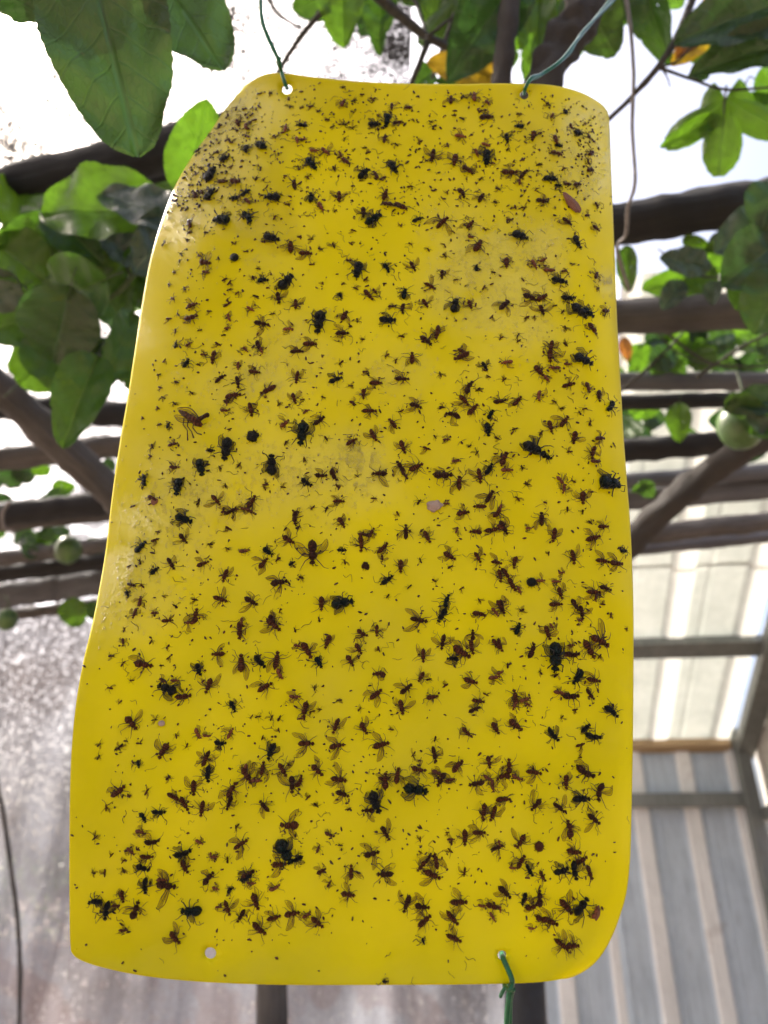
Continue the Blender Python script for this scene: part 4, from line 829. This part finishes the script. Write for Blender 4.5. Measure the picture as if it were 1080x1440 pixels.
def fly_parts(kind, var):
    """list of (part name, mesh)"""
    key = (kind, var)
    if key in LIB: return LIB[key]
    r_ = random.Random(hash((ord(kind), var)) % 9999); out = []
    black = kind in 'kK'; body = ('green_black' if var % 3 == 0 else 'black') if black else ('brown' if var % 3 else 'brown2')
    fat = (r_.uniform(1.15, 1.4) if kind == 'K' else r_.uniform(1.0, 1.25)) if black else r_.uniform(.9, 1.12); curl = r_.uniform(-.28, .28) * (1.0 if kind in 'hk' else .35)
    def bend(p):  # curl the body in the plane and up
        return Vector((p[0], p[1] + curl * (p[0] - .1) ** 2 * 1.6, p[2]))
    b = MB(); b.ell(bend((-.22, 0, .16)), (r_.uniform(.20, .26), .168 * fat, .15 * fat), 12, 9, rot=Matrix.Rotation(-curl * 1.4, 3, 'Z'), lump=.12, seed=var)
    b.ell(bend((-.43, 0, .13)), (.07, .05, .045), 6, 4)
    if not black:
        for q in range(3): b.ell(bend((-.08 - .11 * q, 0, .155)), (.016, .172 - .012 * q, .156 - .01 * q), 10, 4)
    out.append(('abdomen', mesh_of(b, 'abdomen', [body])))
    b = MB(); b.ell(bend((.14, 0, .17)), (.20, .150 * fat, .15 * fat), 12, 8, lump=.12, seed=var + 9)
    b.ell(bend((.0, 0, .19)), (.07, .09, .07), 6, 5)
    for q in range(10 if black else 5):                                   # bristles
        a = Vector((r_.uniform(-.0, .3), r_.uniform(-.1, .1), .26)); b.tube([a, a + Vector((-.06, r_.uniform(-.04, .04), .09))], [.006, .002], 3, cap=False)
    out.append(('thorax', mesh_of(b, 'thorax', [body])))
    b = MB(); b.ell(bend((.41, 0, .15)), (.082, .105 * fat, .09), 10, 7)
    for s_ in (-1, 1): b.ell(bend((.43, s_ * .068 * fat, .165)), (.05, .05, .065), 8, 6); b.tube([bend((.48, s_ * .02, .16)), bend((.54, s_ * .05, .19))], [.008, .004], 3)
    b.tube([bend((.47, 0, .11)), bend((.53, .01, .05))], [.02, .028], 5)
    out.append(('head', mesh_of(b, 'head', [body])))
    wm = ['bwing', 'bleg'] if black else ['wing', 'leg']
    if kind == 'f':
        a1, a2 = r_.uniform(.35, 1.25), r_.uniform(.35, 1.25)
        out.append(('wing', mesh_of(wingm(r_.uniform(.82, 1.0), .30, 1, a1, r_, .22), 'wing', wm)))
        out.append(('wing', mesh_of(wingm(r_.uniform(.82, 1.0), .30, -1, a2, r_, .22), 'wing', wm)))
    elif kind == 'h':
        out.append(('wing', mesh_of(wingm(r_.uniform(.6, .9), .30, 1, r_.uniform(.1, 1.5), r_, .7, .16), 'wing', wm)))
        if var % 3: out.append(('wing', mesh_of(wingm(r_.uniform(.55, .85), .28, -1, r_.uniform(.05, .9), r_, .8, .14), 'wing', wm)))
    else:
        out.append(('wing', mesh_of(wingm(r_.uniform(.55, .75), .26, 1, r_.uniform(.05, .9), r_, .6, .2), 'wing', wm)))
        out.append(('wing', mesh_of(wingm(r_.uniform(.5, .75), .26, -1, r_.uniform(.05, .5), r_, .6, .2), 'wing', wm)))
    lm = ['bleg'] if black else ['leg']
    allb = MB()
    for s_ in (-1, 1):
        for ang in (.9, -.1, -1.0):
            lf = r_.uniform(.1, .4) if black else r_.uniform(.0, .2)
            b = legm(r_.uniform(.38, .62) if kind == 'K' else r_.uniform(.5, .85), lf, ang, s_ if (kind != 'h' or r_.random() < .6) else -s_, 0.021 if black else .018, r_, r_.uniform(.5, 1.1))
            if kind == 'K': out.append(('leg', mesh_of(b, 'leg', lm)))
            else:
                o_ = len(allb.v); allb.v += b.v; allb.f += [tuple(q + o_ for q in f) for f in b.f]; allb.mi += b.mi
    if kind != 'K': out.append(('legs', mesh_of(allb, 'legs', lm)))
    LIB[key] = out; return out
def frame(px, py, ang, scale, roll=0., lift=0., pitch=0.):
    p = S(px, py); n_ = SN(px, py); a = R(ang)
    d = S(px + 3 * math.cos(a), py + 3 * math.sin(a)) - p; x = (d - n_ * d.dot(n_)).normalized(); y = n_.cross(x)
    m = Matrix((x, y, n_)).transposed().to_4x4()
    return Matrix.Translation(p + n_ * (.0004 + lift)) @ m @ Matrix.Rotation(roll, 4, 'X') @ Matrix.Rotation(pitch, 4, 'Y') @ Matrix.Scale(scale, 4)
DIR = ['right', 'lower right', 'down', 'lower left', 'left', 'upper left', 'up', 'upper right']
REL = ['right of', 'below right of', 'below', 'below left of', 'left of', 'above left of', 'above', 'above right of']
LM = [(404, 126, 'the top left wire hole'), (737, 134, 'the top right wire hole'), (296, 1340, 'the empty bottom hole'), (706, 1343, 'the bottom wire hole'),
 (803, 288, 'the reddish seed husk'), (330, 365, 'the lone glossy beetle'), (747, 820, 'the right round beetle'), (356, 615, 'the left fuzzy beetle'), (757, 1190, 'the brown lower beetle'),
 (514, 797, 'the dark central beetle'), (611, 713, 'the pale pinkish seed'), (228, 1018, 'the pink oval seed'), (271, 591, 'the brown leafhopper'),
 (425, 610, 'the largest housefly'), (451, 454, 'the upright folded housefly'), (748, 634, 'the long upturned housefly'), (854, 681, 'the edge hanging housefly'), (251, 684, 'the bristly left housefly'),
 (382, 655, 'the outspread housefly'), (481, 850, 'the tangled central housefly'), (779, 924, 'the stout vertical housefly'), (400, 1197, 'the tangled lower housefly'), (583, 1110, 'the overturned lower housefly'),
 (526, 1127, 'the hunched lower housefly'), (237, 970, 'the spidery left housefly'), (270, 1284, 'the bottom forked fly'), (818, 508, 'the right edge housefly'), (813, 439, 'the clumped right housefly'),
 (682, 223, 'the slender upright housefly'), (731, 334, 'the plump upper housefly'), (525, 310, 'the upper middle housefly'), (381, 337, 'the lone winged housefly'), (502, 381, 'the many legged housefly'),
 (639, 431, 'the green black housefly'), (314, 312, 'the upper left housefly'), (367, 208, 'the highest housefly'), (258, 730, 'the arched left housefly'), (317, 632, 'the tilted left housefly'),
 (149, 1275, 'the lower left corner fly'), (816, 1124, 'the lower right black fly'), (815, 1274, 'the black fanned fly'), (855, 571, 'the black rim fly')]
used = {}
BYLM = {}
def label(look, px, py, ang, own=True):
    d = DIR[int(((ang + 22.5) % 360) // 45)]
    c = sorted((math.hypot(px - x, py - y), x, y, t) for x, y, t in LM)
    if own and c[0][0] < 7 and look.endswith('black housefly') or own and c[0][0] < 7 and 'black fly' in look:
        s_ = look + ', ' + c[0][3].replace('the ', 'being the ', 1) + ' on the card'
        nb = c[1]; q = REL[int(((math.degrees(math.atan2(py - nb[2], px - nb[1])) + 22.5) % 360) // 45)]
        s_ = c[0][3][4:] + ' on the card, ' + q + ' ' + nb[3]
        if s_ not in used: used[s_] = 1; return s_
    for nb in [n for n in c if n[0] > 7][:4]:
        q = REL[int(((math.degrees(math.atan2(py - nb[2], px - nb[1])) + 22.5) % 360) // 45)]
        for near in (('touching close', 'close') if nb[0] < 26 else ('', 'somewhat', 'farther')):
            s_ = f'{look} heading {d}, {near + " " if near and near != "touching close" else ""}{q} {nb[3]}'
            if s_ not in used: used[s_] = 1; return s_
    return s_
fl = sorted([i for i in INS if i[0] in 'fh'], key=lambda i: -i[4] * (1.15 if i[0] == 'f' else 1)); main, rest = fl[:298], fl[298:]
big = [i for i in INS if i[0] in 'kK']
LOOK = {'f': 'wide winged fruit fly', 'h': 'crumpled fruit fly', 'k': 'small black fly', 'K': 'big black housefly'}
CATN = {'f': ('fruit_fly', 'fruit fly', 'brown fruit flies stuck to the card'), 'h': ('fruit_fly', 'fruit fly', 'brown fruit flies stuck to the card'),
        'k': ('black_fly', 'fly', 'black flies stuck to the card'), 'K': ('housefly', 'fly', 'big houseflies stuck to the card')}
for idx, (k, x, y, a, L) in enumerate(main + big):
    nv_ = {'f': 24, 'h': 30, 'k': 14, 'K': 12}[k]; var = rnd.randrange(nv_)
    z = (S(x, y) - CAM).dot(FW); s_ = L * z / FPX * rnd.uniform(1.0, 1.16)
    e = bpy.data.objects.new(CATN[k][0], None); col.objects.link(e); e.empty_display_size = .1
    ro = {'f': .12, 'h': .55, 'k': .45, 'K': .3}[k]; rr = rnd.uniform(-ro, ro)
    e.matrix_world = frame(x, y, a, s_, rr, -.0003 - rnd.uniform(0, {'f': .0, 'h': .04, 'k': .05, 'K': .05}[k]) * s_, rnd.uniform(-.1, .1))
    look = LOOK[k]
    if k == 'K' and L > 32: look = 'huge black housefly'
    if k == 'k' and L > 20: look = 'medium black fly'
    if k in 'fh': look = ('small ' if L < 16.5 else 'large ' if L > 21 else '') + look
    tag(e, label(look, x, y, a), CATN[k][1], CATN[k][2])
    if L < 11 and k != 'K':   # too small to show its parts
        pass
    for nm, me in fly_parts(k, var):
        if nm == 'wing' and k in 'hk' and rnd.random() < .15: continue
        o = bpy.data.objects.new(nm, me); col.objects.link(o); o.parent = e
        if nm == 'wing': o.rotation_euler = (rnd.uniform(-.1, .25), 0, rnd.uniform(-.2, .2)); o.scale = (rnd.uniform(.85, 1.1), rnd.uniform(.8, 1.05), 1)
        if nm == 'abdomen': o.scale = (rnd.uniform(.85, 1.12), rnd.uniform(.85, 1.15), 1)
# smallest broken flies joined as remains
vs_ = []; fs = []; mi = []
for (k, x, y, a, L) in rest:
    z = (S(x, y) - CAM).dot(FW); m = frame(x, y, a, L * z / FPX * 1.05, rnd.uniform(-.6, .6), .0002)
    for nm, me in fly_parts('h', rnd.randrange(14)):
        o_ = len(vs_); vs_ += [m @ v.co for v in me.vertices]; w_ = nm == 'wing'
        for p in me.polygons: fs.append(tuple(q + o_ for q in p.vertices)); mi.append(1 if (w_ and p.material_index == 0) else (2 if nm in ('wing', 'legs') else 0))
tag(link('fly_remains', vs_, fs, None, mats=[M['brown'], M['wing'], M['leg']], midx=mi), 'broken remains of small brown flies scattered over the yellow card', 'insect remains', kind='stuff')
# gnats: single small meshes
GM = []
for v_ in range(18):
    r_ = random.Random(500 + v_); b = MB(); c_ = r_.uniform(-.5, .5)
    b.ell((-.18, 0, .14), (.28, r_.uniform(.10, .18), .13), 7, 5, lump=.2, seed=v_); b.ell((.2, c_ * .1, .15), (.15, .13, .13), 7, 5, lump=.2, seed=v_ + 3); b.ell((.4, c_ * .2, .14), (.08, .09, .08), 6, 4)
    for q in range(r_.randrange(3, 7)):
        s_ = r_.choice((-1, 1)); lb = legm(r_.uniform(.5, 1.0), r_.uniform(0, .2), r_.uniform(-1, 1), s_, .026, r_, r_.uniform(.3, 1)); o_ = len(b.v); b.v += lb.v; b.f += [tuple(i + o_ for i in f) for f in lb.f]; b.mi += [0] * len(lb.f)
    if v_ % 3 != 0:
        for s_ in (-1, 1)[:1 + (v_ % 2)]:
            wb = wingm(r_.uniform(.6, .95), .28, s_, r_.uniform(.1, 1.2), r_, .3, .1); o_ = len(b.v); b.v += wb.v; b.f += [tuple(i + o_ for i in f) for f in wb.f]; b.mi += [1 if q == 0 else 2 for q in wb.mi]
    GM.append(mesh_of(b, 'gnat', ['brown2' if v_ % 2 else 'brown', 'wing', 'leg']))
for (k, x, y, a, L) in [i for i in INS if i[0] == 'g'][:298]:
    z = (S(x, y) - CAM).dot(FW); o = bpy.data.objects.new('gnat', rnd.choice(GM)); col.objects.link(o)
    o.matrix_world = frame(x, y, a, L * z / FPX * 1.05, rnd.uniform(-.5, .5), .0001)
    tag(o, label(('tiny' if L < 8.2 else 'small') + ' dark gnat', x, y, a), 'gnat', 'tiny gnats stuck to the card')
# single odd things
def blob(name, px, py, rpx, mat, lab, cat, flat=.7, long=1.0, ang=0, lump=.15, seed=0, fuzz=0):
    z = (S(px, py) - CAM).dot(FW); r = rpx * z / FPX; b = MB(); b.ell((0, 0, flat * .8), (long, 1, flat), 18, 12, lump=lump, seed=seed)
    r_ = random.Random(seed)
    for q in range(fuzz):
        a_ = r_.uniform(0, 6.28); c_ = Vector((math.cos(a_), math.sin(a_), r_.uniform(0, .9))); b.tube([c_ * .85, c_ * r_.uniform(1.15, 1.45)], [.05, .015], 3, cap=False)
    if cat == 'beetle':
        for s_ in (-1, 1):
            for q in (-.5, 0, .5): b.tube([Vector((q, s_ * .8, .2)), Vector((q * 1.5, s_ * 1.25, .15))], [.07, .04], 4)
    o = b.build(name, M[mat]); o.matrix_world = frame(px, py, ang, r); tag(o, lab, cat); return o
blob('beetle', 330.5, 365, 6.2, 'black', 'round glossy black beetle alone in the upper left of the card', 'beetle', .7, 1.05, 60, .05, 1)
blob('beetle', 746.5, 820, 6.6, 'black', 'round black beetle beside fruit flies at right, halfway down the card', 'beetle', .8, 1.1, 0, .08, 2)
blob('beetle', 356, 615, 8, 'black', 'fuzzy dark round beetle left of the large fly with raised legs', 'beetle', .6, 1.0, 0, .4, 3, 16)
blob('beetle', 757.5, 1190, 6.6, 'brown', 'fuzzy brown round beetle near the lower right of the card', 'beetle', .6, 1.0, 80, .2, 4, 16)
blob('beetle', 514, 797, 5.2, 'brown2', 'fuzzy dark mite like beetle in the middle of the card', 'beetle', .6, 1.0, 0, .4, 5, 16)
blob('seed', 611, 713, 8, 'seed', 'pale pinkish three cornered seed in the middle of the card', 'seed', .5, 1.25, -10, .5, 6)
blob('seed', 228, 1018, 4, 'seed', 'small pink oval seed near the left edge of the card', 'seed', .6, 1.2, 10, .1, 7)
blob('husk', 803, 288, 9, 'husk', 'flat reddish brown seed husk near the top right of the card', 'husk', .3, 1.9, 50, .4, 8)
blob('husk', 218, 706, 5, 'husk', 'small amber flake under a reddish fly near the left edge', 'husk', .3, 1.0, 90, .3, 9)
blob('husk', 839, 1283, 4, 'husk', 'slim brown husk near the lower right edge of the card', 'husk', .5, 2.4, -78, .2, 10)
# the leafhopper-like insect at left
x, y = 271, 591; z = (S(x, y) - CAM).dot(FW); lh = bpy.data.objects.new('leafhopper', None); col.objects.link(lh); lh.matrix_world = frame(x, y, 18, 42 * z / FPX)
tag(lh, 'large brown leafhopper with a raised head at the left of the card', 'leafhopper')
b = MB(); b.tube([Vector((-.5, .12, .12)), Vector((-.3, .06, .16)), Vector((0, -.02, .18)), Vector((.25, -.1, .17)), Vector((.42, -.14, .14))], [.05, .10, .13, .14, .07], 10, flat=.8); b.build('body', M['husk2'] if 'husk2' in M else M['brown'], lh)
b = MB(); b.tube([Vector((.25, .0, .2)), Vector((.36, .14, .2)), Vector((.44, .24, .2))], [.09, .07, .08], 8); b.ell((.46, .25, .2), (.08, .09, .08)); b.build('head', M['brown2'], lh)
for dx in (-.25, -.1, .1):
    b = MB(); b.tube([Vector((dx, -.08, .1)), Vector((dx + .06, -.3, .1)), Vector((dx + .25, -.42, .05)), Vector((dx + .4, -.5 + dx, .04))], [.022, .02, .015, .025], 5); b.build('leg', M['leg'], lh)
for q in (0, 1): wingm(.8, .24, 1 - 2 * q, .12, random.Random(q), .1, .26, (.25, .03)).build('wing', [M['wing'], M['leg']], lh)

# ------------------------------------------------------------------ specks and hairs glued to the card
vs_ = []; fs = []; mi = []
def speck(px, py, L, wd, a, hair=False):
    m = frame(px, py, a, 1.0); z = (S(px, py) - CAM).dot(FW) / FPX; b = MB()
    if hair:
        q = [Vector((0, 0, .3)), Vector((L * .35, rnd.uniform(-.2, .2) * L, .7)), Vector((L * .7, rnd.uniform(-.3, .3) * L, .7)), Vector((L, rnd.uniform(-.4, .4) * L, .3))]
        b.tube([p * z for p in catmull(q, 3)], wd * z, 3, cap=False)
    else: b.ell((0, 0, wd * .35 * z), (L * .5 * z, wd * .5 * z, wd * .4 * z), 6, 4, lump=.6, seed=rnd.random() * 90)
    o_ = len(vs_); vs_.extend(m @ v for v in b.v); fs.extend(tuple(i + o_ for i in f) for f in b.f); mi.extend([1 if (hair or rnd.random() < .3) else 0] * len(b.f))
n_ = 0
while n_ < 2100:
    px = rnd.uniform(100, 888); py = rnd.uniform(112, 1380)
    dens = 1.0 if py < 330 else .62 if py < 700 else .5 if py < 1250 else .22
    dens *= .55 + .9 * max(0, noise.noise(Vector((px * .015, py * .015, 9))) + .35)
    if rnd.random() > dens: continue
    e = min(px - interp(LE, py), interp(RE, py) - px)
    if e < 3 or py < interp([(100, 130), (345, 122), (404, 112), (560, 124), (760, 126), (830, 145), (900, 160)], px) or (py > 1340 and not inside(px, py + 4, P2)): continue
    if e < 45 and py > 300 and rnd.random() < .7: continue
    if any(math.hypot(px - a, py - b_) < c + 2 for a, b_, c in HOLES): continue
    t = rnd.random()
    if t < .80: wd = rnd.choice((1.2, 1.5, 1.9, 2.4, 3.0)); speck(px, py, wd * rnd.uniform(1, 2.4), wd, rnd.uniform(0, 180))
    else: speck(px, py, rnd.uniform(6, 18), rnd.uniform(.22, .42), rnd.uniform(0, 360), True)
    n_ += 1
for q in range(170):     # dense dust on the curled upper left corner
    t = rnd.random(); py = 150 + 150 * t; px = interp(LE, py) + 4 + 60 * rnd.random() ** 1.2; wd = rnd.choice((1.6, 2.2, 3.0, 4.0)); speck(px, py, wd * rnd.uniform(1, 1.9), wd, rnd.uniform(0, 180))
for q in range(520):
    py = 118 + 190 * rnd.random(); px = rnd.uniform(interp(LE, py) + 8, 845); wd = rnd.choice((1.3, 1.7, 2.2, 3.0))
    if py < interp([(100, 130), (345, 122), (404, 112), (560, 124), (760, 126), (830, 145), (900, 160)], px) + 4 or any(math.hypot(px - a, py - b_) < c + 4 for a, b_, c in HOLES): continue
    speck(px, py, wd * rnd.uniform(1, 2.6), wd, rnd.uniform(0, 180), False)
for q in range(60):
    px = rnd.gauss(822, 9); py = rnd.uniform(165, 270); wd = rnd.choice((1.6, 2.4, 3.2)); speck(min(px, 846), py, wd * rnd.uniform(1, 2), wd, rnd.uniform(0, 180))
for (k, x, y, a, L) in INS:
    if k == 'g': continue
    for q in range(3 if k in 'fh' else 5):
        t = rnd.uniform(0, 6.28); d = L * rnd.uniform(.1, .75); px, py = x + d * math.cos(t), y + d * math.sin(t)
        if min(px - interp(LE, py), interp(RE, py) - px) < 4: continue
        if rnd.random() < .6: speck(px, py, rnd.uniform(4, 10), rnd.uniform(.35, .6), rnd.uniform(0, 360), True)
        else: wd = rnd.uniform(1.4, 3.2); speck(px, py, wd * rnd.uniform(1, 2.6), wd, rnd.uniform(0, 180))
tag(link('insect_debris', vs_, fs, None, mats=[M['brown2'], M['leg']], midx=mi), 'tiny dark specks, legs and bristles glued all over the yellow card', 'debris', kind='stuff')

# ------------------------------------------------------------------ beads of wet glue added on the card to make its sparkle
vs_ = []; fs = []; mi = []; n_ = 0
while n_ < 5200:
    gx_, gy_, gr, gw = rnd.choice(GL); px = rnd.gauss(gx_, gr * .62); py = rnd.gauss(gy_, gr * .62)
    if rnd.random() > gw: continue
    if min(px - interp(LE, py), interp(RE, py) - px) < 5 or noise.noise(Vector((px * .09, py * .05, 2))) < -.12: continue
    z = (S(px, py) - CAM).dot(FW) / FPX; r_ = rnd.uniform(.8, 1.9) * z; m = frame(px, py, 90 + rnd.gauss(0, 25), 1.0)
    L = r_ * rnd.uniform(1, 2.0); h = r_ * rnd.uniform(.35, .7); b0 = len(vs_); k_ = 8
    for ring, (q, hh) in enumerate(((1, -.15), (.72, .55), (.3, .93))):
        for k in range(k_): vs_.append(m @ Vector((math.cos(k * 6.2832 / k_) * L * q, math.sin(k * 6.2832 / k_) * r_ * q, h * hh)))
    for ring in range(2):
        for k in range(k_): fs.append((b0 + ring * k_ + k, b0 + ring * k_ + (k + 1) % k_, b0 + (ring + 1) * k_ + (k + 1) % k_, b0 + (ring + 1) * k_ + k))
    fs.append(tuple(b0 + 2 * k_ + k for k in range(k_))); n_ += 1
tag(link('glue_beads', vs_, fs, M['glue']), 'added beads of wet glue that make sparkling patches on the yellow card', 'glue', kind='stuff')
